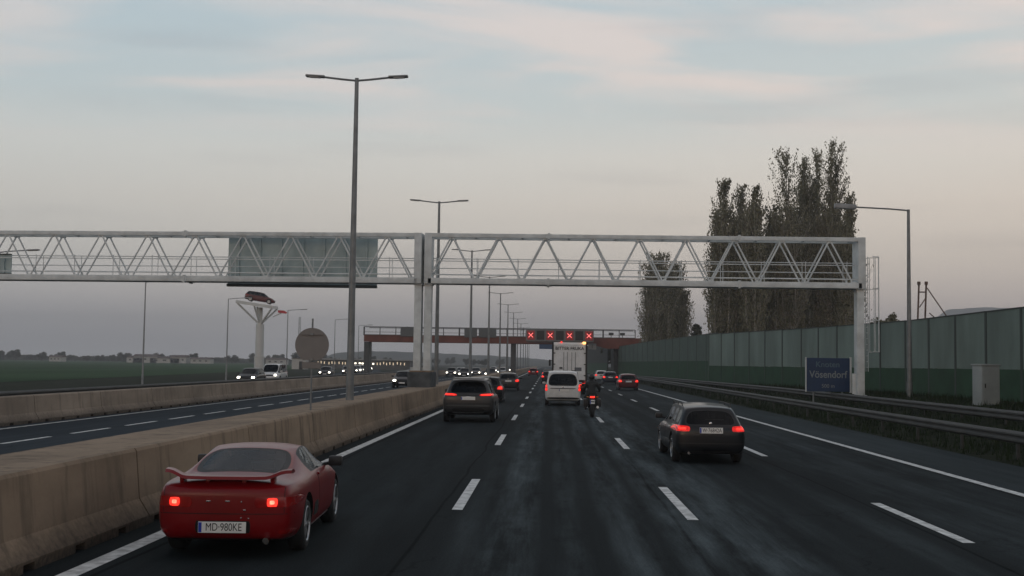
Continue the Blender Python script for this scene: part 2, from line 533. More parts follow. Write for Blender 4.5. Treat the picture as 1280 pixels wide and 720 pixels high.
    mirrors(root, {'coupe': .62, 'estate': .78, 'suv': .80, 'van': 1.30, 'hatch': .75}[kind], {'coupe': .86, 'estate': .93, 'suv': 1.08, 'van': 1.12, 'hatch': .96}[kind], h - .02, M_black if kind != 'van' else paint)
    tl = M_redlit if lit == 'tail' else M_redlens
    if kind == 'coupe':
        for sx in (-1, 1):
            lens = patch(bvh, [(sx * .34, .575), (sx * .78, .60), (sx * .79, .70), (sx * .34, .705)], '-y', 'taillight_lens', M_redlens, root)
            patch(bvh, [(sx * .475, .60), (sx * .585, .60), (sx * .585, .69), (sx * .475, .69)], '-y', 'taillight', tl, root, off=.016)
            patch(bvh, [(sx * .505, .625), (sx * .555, .625), (sx * .555, .665), (sx * .505, .665)], '-y', 'lamp_core', emit('red_lamp_core', (1.0, .10, .06), 5.0), root, off=.022, nu=6, nv=6)
            patch(bvh, [(sx * .655, .53), (sx * .661, .53), (sx * .661, .80), (sx * .655, .80)], '-y', 'boot_seam', M_under, root, off=.002, nu=2, nv=16, roundness=0, thick=.01)
            patch(bvh, [(sx * .60, .30), (sx * .74, .30), (sx * .74, .345), (sx * .60, .345)], '-y', 'reflector', M_redlens, root, off=.008, nu=6, nv=3)
        patch(bvh, [(-.30, .31), (.30, .31), (.30, .445), (-.30, .445)], '-y', 'plate_recess', M_under, root, off=.004, nu=10, nv=6, roundness=.08)
        yb = hit_y(bvh, 0, .40)
        plate(root, (0, yb - .02, .375), text, h=.12)
        # small chrome lettering and badge on the right of the lid
        yl = hit_y(bvh, 0, .66) - .008
        for x, z, w in ((-.16, .655, .05), (.05, .655, .05), (.20, .65, .014), (.235, .56, .03), (.20, .475, .014), (.28, .47, .014)):
            MB().box((x, hit_y(bvh, x, z) - .004, z), (w, .008, .014), bevel=.003).build('badge', M_chrome, root)
        patch(bvh, [(-.80, .215), (.80, .215), (.78, .25), (-.78, .25)], '-y', 'lower_valance', M_black, root, off=.008, nu=24)
        patch(bvh, [(-.80, .515), (.80, .515), (.80, .523), (-.80, .523)], '-y', 'bumper_seam', M_under, root, off=.003, nu=30, nv=2, roundness=0, thick=.01)
        # rear wing on two feet
        b = MB(); n = 26; pr = [(-.11, .0), (-.09, .034), (.02, .044), (.12, .016), (.12, -.006), (.0, -.008)]
        rg = []
        for i in range(n + 1):
            t = i / n * 2 - 1
            x = t * .70
            a = min(1, max(0, (abs(t) - .62) / .30)); a = a * a * (3 - 2 * a)
            z = .885 + .060 * a; yy = -1.97 + .20 * abs(t) ** 3
            rg.append([b.bm.verts.new((x, yy + u, z + v)) for u, v in pr])
        for i in range(n):
            for j in range(len(pr)):
                b.bm.faces.new((rg[i][j], rg[i][(j + 1) % 6], rg[i + 1][(j + 1) % 6], rg[i + 1][j]))
        b.bm.faces.new(rg[0]); b.bm.faces.new(rg[-1])
        for sx in (-1, 1): b.box((sx * .50, -1.86, .875), (.05, .14, .09), rx=R(8), bevel=.015)
        for sx in (-.2, .2): b.box((sx, -1.93, .86), (.05, .10, .04), bevel=.008)
        b.build('spoiler', paint, root, True, ang=50)
        for sx in (-1, 1):   # side features
            patch(bvh, [(-.78, .34), (-.40, .34), (-.46, .52), (-.72, .50)], '+x' if sx > 0 else '-x', 'air_intake', M_under, root, off=.004, thick=.02)
            patch(bvh, [(-.30, .785), (-.12, .785), (-.12, .815), (-.30, .815)], '+x' if sx > 0 else '-x', 'door_handle', paint, root, off=.018, nu=6, nv=3)
            patch(bvh, [(-.36, .25), (-.352, .25), (-.352, .82), (-.36, .82)], '+x' if sx > 0 else '-x', 'door_seam', M_under, root, off=.002, nu=2, nv=24, roundness=0, thick=.01)
            patch(bvh, [(-.98, .19), (1.02, .19), (1.02, .225), (-.98, .225)], '+x' if sx > 0 else '-x', 'side_sill', M_rim, root, off=.012, nu=20, nv=3, roundness=.1)
        MB().tube((.48, -2.13, .235), (.48, -1.9, .235), .035, n=14).build('exhaust', M_chrome, root, True)
        seats(root, -.28, .56, .90)
        MB().box((0, .60, .80), (1.3, .35, .12), bevel=.03).build('dashboard', M_seat, root, True)
        MB().tube((-.36, .38, .80), (-.36, .41, .805), .18, n=24).build('steering_wheel', M_black, root, True)
        MB().tube((0, .44, 1.0), (0, .44, 1.05), .01).box((0, .42, 1.0), (.2, .02, .06), bevel=.01).build('inner_mirror', M_black, root)
    elif kind in ('estate', 'hatch'):
        z0 = .90 if kind == 'estate' else .93
        for sx in (-1, 1):
            if kind == 'estate':
                patch(bvh, [(sx * .47, z0 - .17), (sx * .825, z0 - .16), (sx * .815, z0 - .03), (sx * .47, z0 - .05)], '-y', 'taillight_lens', M_redglow, root)
                patch(bvh, [(sx * .56, z0 - .13), (sx * .72, z0 - .125), (sx * .72, z0 - .08), (sx * .56, z0 - .085)], '-y', 'taillight', tl if lit == 'tail' else M_redlens, root, off=.014)
            else:
                patch(bvh, [(sx * .54, z0 - .20), (sx * .87, z0 - .22), (sx * .85, z0 + .02), (sx * .60, z0 + .0)], '-y', 'taillight_lens', M_redlens if lit != 'tail' else M_redglow, root)
                patch(bvh, [(sx * .60, z0 - .16), (sx * .80, z0 - .17), (sx * .80, z0 - .04), (sx * .64, z0 - .05)], '-y', 'taillight', tl, root, off=.014)
        yb = hit_y(bvh, 0, z0 - .13)
        plate(root, (0, yb - .018, z0 - .14), text, rx=R(-4), h=.13)
        patch(bvh, [(-.85, .46), (.85, .46), (.85, .475), (-.85, .475)], '-y', 'bumper_strip', M_black, root, off=.006, nu=30, nv=2, roundness=0, thick=.01)
        patch(bvh, [(-.62, .24), (.62, .24), (.60, .30), (-.60, .30)], '-y', 'lower_valance', M_black, root, off=.008, nu=16)
        yb = hit_y(bvh, 0, z0 + .02)
        MB().ball((0, yb - .008, z0 + .01), .035, (1, .2, 1)).build('badge', M_chrome, root, True)
        w = MB().box((.10, hit_y(bvh, 0, z0 + .12) - .02, z0 + .09), (.42, .012, .018)).build('rear_wiper', M_black, root)
        for sx in (-1, 1):
            for y in (-.95, -.05) :
                patch(bvh, [(y, z0 - .125), (y + .20, z0 - .125), (y + .20, z0 - .10), (y, z0 - .10)], '+x' if sx > 0 else '-x', 'door_handle', M_chrome if kind == 'estate' else paint, root, off=.016, nu=5, nv=3)
            for y in (-1.02, -.08, .86):
                patch(bvh, [(y, .26), (y + .008, .26), (y + .008, z0 - .03), (y, z0 - .03)], '+x' if sx > 0 else '-x', 'door_seam', M_under, root, off=.002, nu=2, nv=16, roundness=0, thick=.01)
            if kind == 'estate':
                b = MB().tube((sx * .55, -1.40, 1.335), (sx * .56, .25, 1.345), .013, n=8)
                for y in (-1.40, -.6, .25): b.tube((sx * .55, y, 1.27), (sx * .555, y, 1.34), .013, n=8)
                b.build('roof_rail', M_rail, root, True)
        MB().tube((-.5, -L_ / 2 + .02, .245), (-.5, -L_ / 2 + .2, .245), .03, n=12).build('exhaust', M_chrome, root, True)
        seats(root, .1, .78, 1.12); seats(root, -.85, .74, 1.05, (-.4, 0, .4))
    elif kind == 'suv':
        for sx in (-1, 1):
            patch(bvh, [(sx * .42, .985), (sx * .93, 1.0), (sx * .92, 1.09), (sx * .42, 1.055)], '-y', 'taillight_lens', M_redglow, root)
            patch(bvh, [(sx * .48, 1.005), (sx * .84, 1.015), (sx * .84, 1.06), (sx * .48, 1.045)], '-y', 'taillight', tl, root, off=.014)
        patch(bvh, [(-.41, .99), (.41, .99), (.41, 1.03), (-.41, 1.03)], '-y', 'tailgate_bar', M_black, root, off=.01, nu=14, nv=3, roundness=.1)
        plate(root, (0, hit_y(bvh, 0, .90) - .02, .90), None, h=.12)
        patch(bvh, [(-.84, .60), (.84, .60), (.78, .66), (-.78, .66)], '-y', 'bumper_strip', M_rail, root, off=.02, nu=24, nv=4)
        patch(bvh, [(-.62, .42), (.62, .42), (.56, .55), (-.56, .55)], '-y', 'rear_diffuser', M_under, root, off=.012, nu=16)
        patch(bvh, [(-.60, .385), (.60, .385), (.60, .405), (-.60, .405)], '-y', 'skid_plate', M_rim, root, off=.03, nu=16, nv=2)
        patch(bvh, [(-.10, .955), (.10, .955), (.10, .97), (-.10, .97)], '-y', 'badge', M_chrome, root, off=.01, nu=4, nv=2)
        b = MB(); b.box((0, -1.92, 1.625), (1.15, .22, .03), rx=R(6), bevel=.012); b.build('roof_spoiler', paint, root, True)
        MB().box((0, -1.30, 1.70), (.02, .12, .08), bevel=.008).build('roof_aerial', M_black, root)
        for sx in (-1, 1):
            MB().tube((sx * .68, -1.5, 1.64), (sx * .69, .30, 1.66), .016, n=8).build('roof_rail', M_rail, root, True)
            for y in (-1.0, -.1):
                patch(bvh, [(y, .94), (y + .2, .94), (y + .2, .965), (y, .965)], '+x' if sx > 0 else '-x', 'door_handle', paint, root, off=.016, nu=5, nv=3)
        seats(root, .1, .9, 1.28); seats(root, -.85, .86, 1.2, (-.4, 0, .4))
    elif kind == 'van':
        for sx in (-1, 1):
            patch(bvh, [(sx * .80, .78), (sx * .94, .78), (sx * .93, 1.14), (sx * .83, 1.14)], '-y', 'taillight_lens', M_redglow if lit == 'tail' else M_redlens, root)
            patch(bvh, [(sx * .83, .82), (sx * .91, .82), (sx * .91, .91), (sx * .83, .91)], '-y', 'taillight', tl, root, off=.014)
            patch(bvh, [(sx * .83, 1.01), (sx * .90, 1.01), (sx * .90, 1.08), (sx * .83, 1.08)], '-y', 'taillight', tl, root, off=.014)
        patch(bvh, [(-.70, .90), (.70, .90), (.70, .94), (-.70, .94)], '-y', 'tailgate_bar', M_black, root, off=.012, nu=14, nv=3)
        plate(root, (.05, hit_y(bvh, 0, .83) - .02, .83), None)
        patch(bvh, [(-.86, .36), (.86, .36), (.84, .46), (-.84, .46)], '-y', 'lower_valance', M_black, root, off=.01, nu=20)
        MB().ball((0, hit_y(bvh, 0, 1.0) - .01, 1.0), .045, (1, .2, 1)).build('badge', M_chrome, root, True)
        MB().box((0, hit_y(bvh, 0, 1.12) - .03, 1.13), (.6, .012, .02)).build('rear_wiper', M_black, root)
        for sx in (-1, 1):
            for y in (-.5, .75):
                patch(bvh, [(y, .93), (y + .2, .93), (y + .2, .955), (y, .955)], '+x' if sx > 0 else '-x', 'door_handle', M_black, root, off=.016, nu=5, nv=3)
        seats(root, .7, 1.0, 1.38); seats(root, -.6, .95, 1.3, (-.45, 0, .45))
    # front lamps, grille
    zf = {'coupe': .46, 'estate': .60, 'suv': .80, 'van': .78, 'hatch': .64}[kind]
    if kind != 'coupe':
        for sx in (-1, 1):
            patch(bvh, [(sx * .46, zf - .06), (sx * .80, zf - .04), (sx * .82, zf + .08), (sx * .48, zf + .04)], '+y', 'headlight_lens', M_chrome, root)
            patch(bvh, [(sx * .50, zf - .07), (sx * .74, zf - .07), (sx * .74, zf + .07), (sx * .50, zf + .07)], '+y', 'headlight', M_head if lit == 'head' else M_white, root, off=.02)
        patch(bvh, [(-.40, zf - .10), (.40, zf - .10), (.42, zf + .04), (-.42, zf + .04)], '+y', 'grille', M_under, root, off=.008)
        plate(root, (0, hit_y(bvh, 0, zf - .2, False) + .02, zf - .2), None, rz=math.pi)
    return root

def place(o, x, y, rz=0, label=None, cat='car', group=None, name=None):
    o.location = (x, y, 0); o.rotation_euler = (0, 0, rz)
    if name: o.name = name
    tag(o, label, cat, group)
    return o
def repaint(root, m, part='body'):
    for c in children(root):
        if c.name.split('.')[0] in ('body', 'roof_spoiler'):
            c.data = c.data.copy(); c.data.materials.clear(); c.data.materials.append(m)

def paint(name, col, metal=0.0, rough=.35, coat=.35, spec=.35):
    return mat(name, col, rough, metal=metal, var=.10, scale=2.5, coat=coat, spec=spec)
PR = paint('red_paint', (0.165, 0.002, 0.004), coat=.25, spec=.25)
PK = paint('black_paint', (0.006, 0.007, 0.009), coat=.18, spec=.2)
PG = paint('grey_paint', (0.045, 0.044, 0.044), .3)
PW = paint('white_paint', (0.62, 0.63, 0.63))
PSV = paint('silver_paint', (0.30, 0.31, 0.32), .5)
PD = paint('dark_red_paint', (0.10, 0.010, 0.014))
PB = paint('dark_blue_paint', (0.02, 0.025, 0.045))

# ================================================================== SETTING
# ground sheet: one profile carried to the horizon
def ground():
    prof = [(-3500, -.06), (-60, -.06), (-30, -.06), (-18.4, -.06), (-17.6, -.06), (10.6, -.06), (10.9, -.012), (11.4, .01), (12.4, .10), (13.6, .28), (14.4, .55), (15.2, .82), (17, .88), (19, .92),
            (24, .9), (40, .8), (70, .2), (110, -.06), (3500, -.06)]
    ys = list(range(-40, 200, 4)) + [210, 240, 300, 400, 600, 900, 1400, 2200, 3200, 4200]
    bm = bmesh.new(); rows = []
    for y in ys:
        rows.append([bm.verts.new((x, y, z + (random.uniform(-.035, .035) if 11.3 < x < 20 else 0))) for x, z in prof])
    for i in range(len(ys) - 1):
        for j in range(len(prof) - 1):
            bm.faces.new((rows[i][j], rows[i][j + 1], rows[i + 1][j + 1], rows[i + 1][j]))
    me = bpy.data.meshes.new('ground'); bm.to_mesh(me); bm.free()
    m = mat('rough_ground', (0.014, 0.021, 0.011), 1.0, var=.5, scale=1.6, spec=.05, bump=.6, bscale=6, col2=(.026, .032, .017))
    o = link('ground', me, m, None, True, ang=180); tag(o, kind='structure')
ground()

def asphalt(name, base, streaks):
    m = bpy.data.materials.new(name); nt, b = nodes(m); N, L = nt.nodes, nt.links
    tc = N.new('ShaderNodeTexCoord')
    def noise(scale, stretch, detail=6, rough=.6):
        mp = N.new('ShaderNodeMapping'); mp.inputs['Scale'].default_value = stretch; L.new(tc.outputs['Object'], mp.inputs['Vector'])
        n = N.new('ShaderNodeTexNoise'); n.inputs['Scale'].default_value = scale; n.inputs['Detail'].default_value = detail; n.inputs['Roughness'].default_value = rough
        L.new(mp.outputs['Vector'], n.inputs['Vector']); return n.outputs['Fac']
    def ramp(v, a, bb, lo=0., hi=1.):
        r = N.new('ShaderNodeMapRange'); r.inputs['From Min'].default_value = a; r.inputs['From Max'].default_value = bb
        r.inputs['To Min'].default_value = lo; r.inputs['To Max'].default_value = hi; L.new(v, r.inputs['Value']); return r.outputs['Result']
    def mth(op, a, bb):
        r = N.new('ShaderNodeMath'); r.operation = op
        for i, v in enumerate((a, bb)):
            if isinstance(v, (int, float)): r.inputs[i].default_value = v
            else: L.new(v, r.inputs[i])
        return r.outputs[0]
    sx = N.new('ShaderNodeSeparateXYZ'); L.new(tc.outputs['Object'], sx.inputs[0]); X = sx.outputs['X']
    xw = mth('ADD', X, ramp(noise(.25, (1, .3, 1), 3), .3, .7, -.10, .10))
    def band(c, w, soft):
        d = N.new('ShaderNodeMath'); d.operation = 'ABSOLUTE'; L.new(mth('SUBTRACT', xw, c), d.inputs[0])
        return ramp(d.outputs[0], w, w + soft, 1., 0.)
    patchy = mth('ADD', mth('MULTIPLY', ramp(noise(2.1, (1.0, .05, 1), 8, .70), .40, .66), .75), mth('MULTIPLY', ramp(noise(1.6, (1.0, .25, 1), 8, .72), .48, .66), .35))
    fine = ramp(noise(38, (1, 1, 1), 4, .8), .3, .7, .62, 1.38)
    stretch = ramp(noise(2.2, (1, .05, 1), 5), .35, .65, .86, 1.14)
    big = ramp(noise(.12, (1, .5, 1), 4), .35, .65, .88, 1.12)
    val = None
    for (c, w, soft, amt) in streaks:
        t = mth('MULTIPLY', mth('MULTIPLY', band(c, w, soft), patchy), amt)
        val = t if val is None else mth('ADD', val, t)
    for c, w in ((-1.62, .012), (1.84, .014), (5.10, .014), (8.30, .02), (-4.55, .02)):
        val = mth('SUBTRACT', val, mth('MULTIPLY', band(c, w, .02), .55))
    # cross joints and dark repair squares
    vo = N.new('ShaderNodeTexVoronoi'); vo.feature = 'DISTANCE_TO_EDGE'; vo.inputs['Scale'].default_value = .45
    mpv = N.new('ShaderNodeMapping'); mpv.inputs['Scale'].default_value = (1.0, .45, 1)
    dn = N.new('ShaderNodeTexNoise'); dn.inputs['Scale'].default_value = 1.6; dn.inputs['Detail'].default_value = 5; L.new(tc.outputs['Object'], dn.inputs['Vector'])
    vm = N.new('ShaderNodeVectorMath'); vm.operation = 'ADD'; L.new(tc.outputs['Object'], vm.inputs[0]); L.new(dn.outputs['Color'], vm.inputs[1]); L.new(vm.outputs[0], mpv.inputs['Vector']); L.new(mpv.outputs[0], vo.inputs['Vector'])
    crk = mth('MULTIPLY', ramp(vo.outputs['Distance'], .004, .012, 1, 0), ramp(noise(.5, (1, .6, 1), 2), .52, .58, 0, .28))
    val = mth('SUBTRACT', val, crk)
    cr = ramp(noise(.8, (1, .5, 1), 8, .75), .60, .66, 0, -.25)
    tot = mth('MULTIPLY', mth('MULTIPLY', mth('MULTIPLY', mth('ADD', mth('ADD', val, 1.0), cr), fine), stretch), big)
    mx = N.new('ShaderNodeVectorMath'); mx.operation = 'SCALE'; mx.inputs[0].default_value = base; L.new(tot, mx.inputs['Scale'])
    L.new(mx.outputs['Vector'], b.inputs['Base Color'])
    b.inputs['Roughness'].default_value = .82; b.inputs['Specular IOR Level'].default_value = .018
    bp = N.new('ShaderNodeBump'); bp.inputs['Strength'].default_value = .5; bp.inputs['Distance'].default_value = .006
    L.new(noise(90, (1, 1, 1), 4), bp.inputs['Height']); L.new(bp.outputs['Normal'], b.inputs['Normal'])
    return m

def strip(name, x0, x1, y0, y1, z, m, seg=20):
    bm = bmesh.new(); prev = None; y = y0
    while True:
        a = (bm.verts.new((x0, y, z)), bm.verts.new((x1, y, z)))
        if prev: bm.faces.new((prev[0], prev[1], a[1], a[0]))
        prev = a
        if y >= y1: break
        y = min(y1, y + seg * (1 + max(0, y) / 60))
    me = bpy.data.meshes.new(name); bm.to_mesh(me); bm.free()
    o = link(name, me, m); tag(o, kind='structure'); return o
M_as1 = asphalt('carriageway_asphalt', (0.0215, 0.0265, 0.0285), [(-.45, .22, .18, 3.1), (.35, .10, .14, 1.6), (1.10, .16, .18, 2.7), (2.25, .50, .28, 3.5), (3.0, .10, .15, 1.8), (4.6, .12, .2, 1.2), (-2.6, .3, .5, .5), (-4.1, .3, .4, .4), (6.3, .5, .6, 1.2), (7.6, .5, .5, 1.2), (3.5, .10, .2, 1.0), (-1.0, .12, .2, 1.0)])
M_as2 = asphalt('opposite_asphalt', (0.036, 0.045, 0.054), [(-8, .5, .8, .2), (-12, .5, .8, .3)])
M_as3 = asphalt('shoulder_asphalt', (0.040, 0.050, 0.054), [(9.5, .5, .6, .25)])
strip('carriageway', -5.45, 8.32, -30, 900, 0, M_as1)
strip('hard_shoulder', 8.324, 10.85, -30, 900, 0.0, M_as3)
strip('opposite_carriageway', -17.35, -6.95, -30, 900, 0, M_as2)
M_mark = mat('road_marking_paint', (0.60, 0.61, 0.60), .7, var=.35, scale=5, spec=.2, detail=9)
def markings():
    def line(x, w, segs, z=.005):
        bm = bmesh.new()
        for a, bb in segs:
            n = max(1, int((bb - a) / 6)) if bb - a < 40 else int((bb - a) / 20)
            for k in range(n):
                y0 = a + (bb - a) * k / n; y1 = a + (bb - a) * (k + 1) / n
                bm.faces.new([bm.verts.new(p) for p in ((x - w / 2, y0, z), (x + w / 2, y0, z), (x + w / 2, y1, z), (x - w / 2, y1, z))])
        bmesh.ops.remove_doubles(bm, verts=bm.verts, dist=.0005)
        me = bpy.data.meshes.new('lane_marking'); bm.to_mesh(me); bm.free()
        o = link('lane_marking', me, M_mark); tag(o, kind='structure')
    line(-4.82, .22, [(-30, 860)])
    line(8.42, .20, [(-30, 860)], z=.006)
    line(-16.55, .15, [(-30, 860)]); line(-7.3, .15, [(-30, 860)])
    def dashes(y0, n, per, ln): return [(y0 + i * per, y0 + i * per + ln) for i in range(n)]
    line(-1.335, .16, dashes(18.1 - 14.4, 45, 14.4, 4.8))
    line(2.10, .16, dashes(17.4 - 14.4, 45, 14.4, 4.6))
    line(5.38, .16, dashes(15.6 - 14.4, 45, 14.4, 4.4))
    line(-13.75, .15, dashes(12, 180, 4.5, 3.0))
    line(-10.3, .15, dashes(12, 40, 14.4, 4.8))
markings()

# field and side road on the left
M_field = mat('young_crop', (0.022, 0.060, 0.020), 1.0, var=.25, scale=.05, stretch=(1, .2, 1), spec=.05, col2=(.034, .075, .030), bump=.5, bscale=3)
bm = bmesh.new()
bm.faces.new([bm.verts.new(p) for p in ((-1500, 60, -.03), (-44, 60, -.03), (-60, 260, -.03), (-100, 900, -.03), (-1500, 900, -.03))])
me = bpy.data.meshes.new('field'); bm.to_mesh(me); bm.free(); tag(link('field', me, M_field), kind='structure')
sr = [(-24.6, -20), (-25.4, 60), (-26.6, 110), (-29.8, 160), (-33.5, 200), (-41, 270), (-52, 340), (-75, 460)]
bm = bmesh.new(); prev = None
for x, y in sr:
    a = (bm.verts.new((x - 3.6, y, -.02)), bm.verts.new((x + 3.6, y, -.02)))
    if prev: bm.faces.new((prev[0], prev[1], a[1], a[0]))
    prev = a
me = bpy.data.meshes.new('side_road'); bm.to_mesh(me); bm.free(); tag(link('side_road', me, M_as2), kind='structure')

# ------------------------------------------------------------------ concrete barriers
def concrete(name, col, dirt):
    m = bpy.data.materials.new(name); nt, b = nodes(m); N, L = nt.nodes, nt.links
    tc = N.new('ShaderNodeTexCoord')
    def noise(scale, stretch, det=6):
        mp = N.new('ShaderNodeMapping'); mp.inputs['Scale'].default_value = stretch; L.new(tc.outputs['Object'], mp.inputs['Vector'])
        n = N.new('ShaderNodeTexNoise'); n.inputs['Scale'].default_value = scale; n.inputs['Detail'].default_value = det; n.inputs['Roughness'].default_value = .65
        L.new(mp.outputs['Vector'], n.inputs['Vector']); return n
    n1 = noise(.5, (1, .5, 1.2)); n2 = noise(2.6, (1, 1.3, .16), 8); n3 = noise(14, (1, 1, 1))
    r1 = N.new('ShaderNodeValToRGB'); r1.color_ramp.elements[0].position = .36; r1.color_ramp.elements[1].position = .66
    r1.color_ramp.elements[0].color = (*[c * .72 for c in col], 1); r1.color_ramp.elements[1].color = (*[c * 1.15 for c in col], 1)
    L.new(n1.outputs['Fac'], r1.inputs['Fac'])
    r2 = N.new('ShaderNodeMapRange'); r2.inputs['From Min'].default_value = .50; r2.inputs['From Max'].default_value = .68; r2.inputs['To Max'].default_value = .75
    L.new(n2.outputs['Fac'], r2.inputs['Value'])
    mx = N.new('ShaderNodeMixRGB'); mx.inputs[2].default_value = (*dirt, 1); L.new(r2.outputs['Result'], mx.inputs[0]); L.new(r1.outputs['Color'], mx.inputs[1])
    # concrete darkens towards the foot, edge broken by noise
    sp = N.new('ShaderNodeSeparateXYZ'); L.new(tc.outputs['Object'], sp.inputs[0])
    ad = N.new('ShaderNodeMath'); ad.operation = 'MULTIPLY_ADD'; ad.inputs[1].default_value = .5; L.new(n3.outputs['Fac'], ad.inputs[0]); L.new(sp.outputs['Z'], ad.inputs[2])
    r3 = N.new('ShaderNodeMapRange'); r3.inputs['From Min'].default_value = .24; r3.inputs['From Max'].default_value = .62; r3.inputs['To Min'].default_value = .85; r3.inputs['To Max'].default_value = 0
    L.new(ad.outputs[0], r3.inputs['Value'])
    m2 = N.new('ShaderNodeMixRGB'); m2.inputs[2].default_value = (.03, .028, .026, 1); L.new(r3.outputs['Result'], m2.inputs[0]); L.new(mx.outputs[0], m2.inputs[1])
    L.new(m2.outputs[0], b.inputs['Base Color'])
    b.inputs['Roughness'].default_value = .9; b.inputs['Specular IOR Level'].default_value = .2
    bp = N.new('ShaderNodeBump'); bp.inputs['Strength'].default_value = .35; bp.inputs['Distance'].default_value = .01
    L.new(n3.outputs['Fac'], bp.inputs['Height']); L.new(bp.outputs['Normal'], b.inputs['Normal'])
    return m
M_con = concrete('weathered_concrete', (.295, .222, .158), (.12, .094, .07))
M_con2 = concrete('pale_concrete', (.32, .262, .208), (.18, .148, .12))

def barrier(label, x_face, x_back, h, m, y0, y1, seg=6.0, notch=1.35, far_gap=.045):
    root = empty('concrete_barrier', (x_face, y0, 0)); tag(root, label, 'barrier', 'concrete barriers along the carriageways')
    s = -1 if x_back < x_face else 1; wd = abs(x_back - x_face)
    b = MB(); y = y0
    prof = [(0, .09), (0, .12), (.14 * s, .34), (.20 * s, h - .04), (.23 * s, h), (s * (wd - .05), h), (s * (wd), h - .05), (s * wd, .09)]
    while y < y1:
        e = min(y + seg - far_gap, y1)
        b.extrude_profile([(u, z) for u, z in prof], [(0, y - y0, 0), (0, e - y0, 0)])
        y += seg
    b.build('wall_segments', m, root, True, ang=20)
    b = MB(); y = y0
    while y < min(y1, 130):
        b.box((s * wd / 2, y - y0 + notch * .42, .046), (wd - .015, notch * .80, .088)); y += notch
    if y < y1: b.box((s * wd / 2, (y + y1) / 2 - y0, .046), (wd - .015, y1 - y, .088))
    b.build('foot', m, root)
    return root
barrier('brown stained concrete median wall beside the red coupe', -5.28, -5.70, 1.00, M_con, -20, 600)
barrier('median wall back side lining the opposite carriageway dashes', -7.02, -6.62, 0.98, M_con, -20, 600)
barrier('pale concrete barrier below the steel rail on the far left edge', -17.05, -17.55, .92, M_con2, -20, 500)
# soil fill between the two median walls
M_soil = mat('median_soil', (.17, .13, .098), 1.0, var=.35, scale=1.2, spec=.05, bump=.8, bscale=9)
o = strip('median_fill', -6.66, -5.66, -20, 600, .992, M_con)

# ------------------------------------------------------------------ guard rails
def guard_rail(label, pts, top, post_sp=4.0, m=M_rail, face=-1, nposts=45, base=None):
    """pts list of (x,y,zground)"""
    root = empty('guard_rail', (pts[0][0], pts[0][1], 0)); tag(root, label, 'guard rail', 'steel guard rails')
    o0 = Vector((pts[0][0], pts[0][1], 0))
    zz = top - .31
    prof = [(0, .31), (.035 * face, .285), (.08 * face, .25), (.08 * face, .21), (.03 * face, .17), (.03 * face, .14), (.08 * face, .10), (.08 * face, .06), (.035 * face, .025), (0, 0),
            (-.012 * face, 0), (.02 * face, .035), (.06 * face, .07), (.06 * face, .10), (.012 * face, .14), (.012 * face, .17), (.06 * face, .21), (.06 * face, .245), (.02 * face, .275), (-.012 * face, .31)]
    dense = []
    for a, c in zip(pts[:-1], pts[1:]):
        a, c = Vector(a), Vector(c); n = max(1, int((c - a).length / 8))
        for k in range(n): dense.append(a.lerp(c, k / n))
    dense.append(Vector(pts[-1]))
    MB().extrude_profile([(u, v + zz) for u, v in prof], [p - o0 + Vector((0, 0, 0)) for p in dense]).build('rail', m, root, True, ang=50)
    me = None; d = 0; k = 0; acc = 0
    far = MB(); nf = 0
    for a, c in zip(pts[:-1], pts[1:]):
        a, c = Vector(a), Vector(c); L = (c - a).length
        while acc < L:
            p = a.lerp(c, acc / L) - o0; acc += post_sp
            if p.y + o0.y < 8: continue
            if k < nposts:
                if me is None:
                    q = MB().box((-.05 * face, 0, (top + .02) / 2 - .2), (.07, .11, top + .30), bevel=.008).box((-.01 * face, 0, top - .16), (.06, .10, .16)).build('post', M_railpost, root); me = q.data
                else:
                    q = bpy.data.objects.new('post', me); COL.objects.link(q); q.parent = root
                q.location = (p.x, p.y, p.z)
            else:
                far.box((p.x - .05 * face, p.y, (top + .02) / 2 - .2), (.07, .11, top + .30)); nf += 1
            k += 1
        acc -= L
    if nf: tag(far.build('post_row', m, root), kind='stuff')
    else: far.bm.free()
guard_rail('near steel guard rail at the right edge of the hard shoulder', [(11.5, -10, .0), (11.5, 120, .0), (10.7, 200, 0)], .72)
guard_rail('second steel guard rail on the grass in front of the blue sign', [(14.25, -10, .30), (14.2, 75, .30), (12.4, 130, .25), (11.2, 178, .1)], .68)
guard_rail('steel guard rail running behind the pale concrete barrier on the far left', [(-18.3, -10, .25), (-18.3, 260, .25)], .78, face=1)

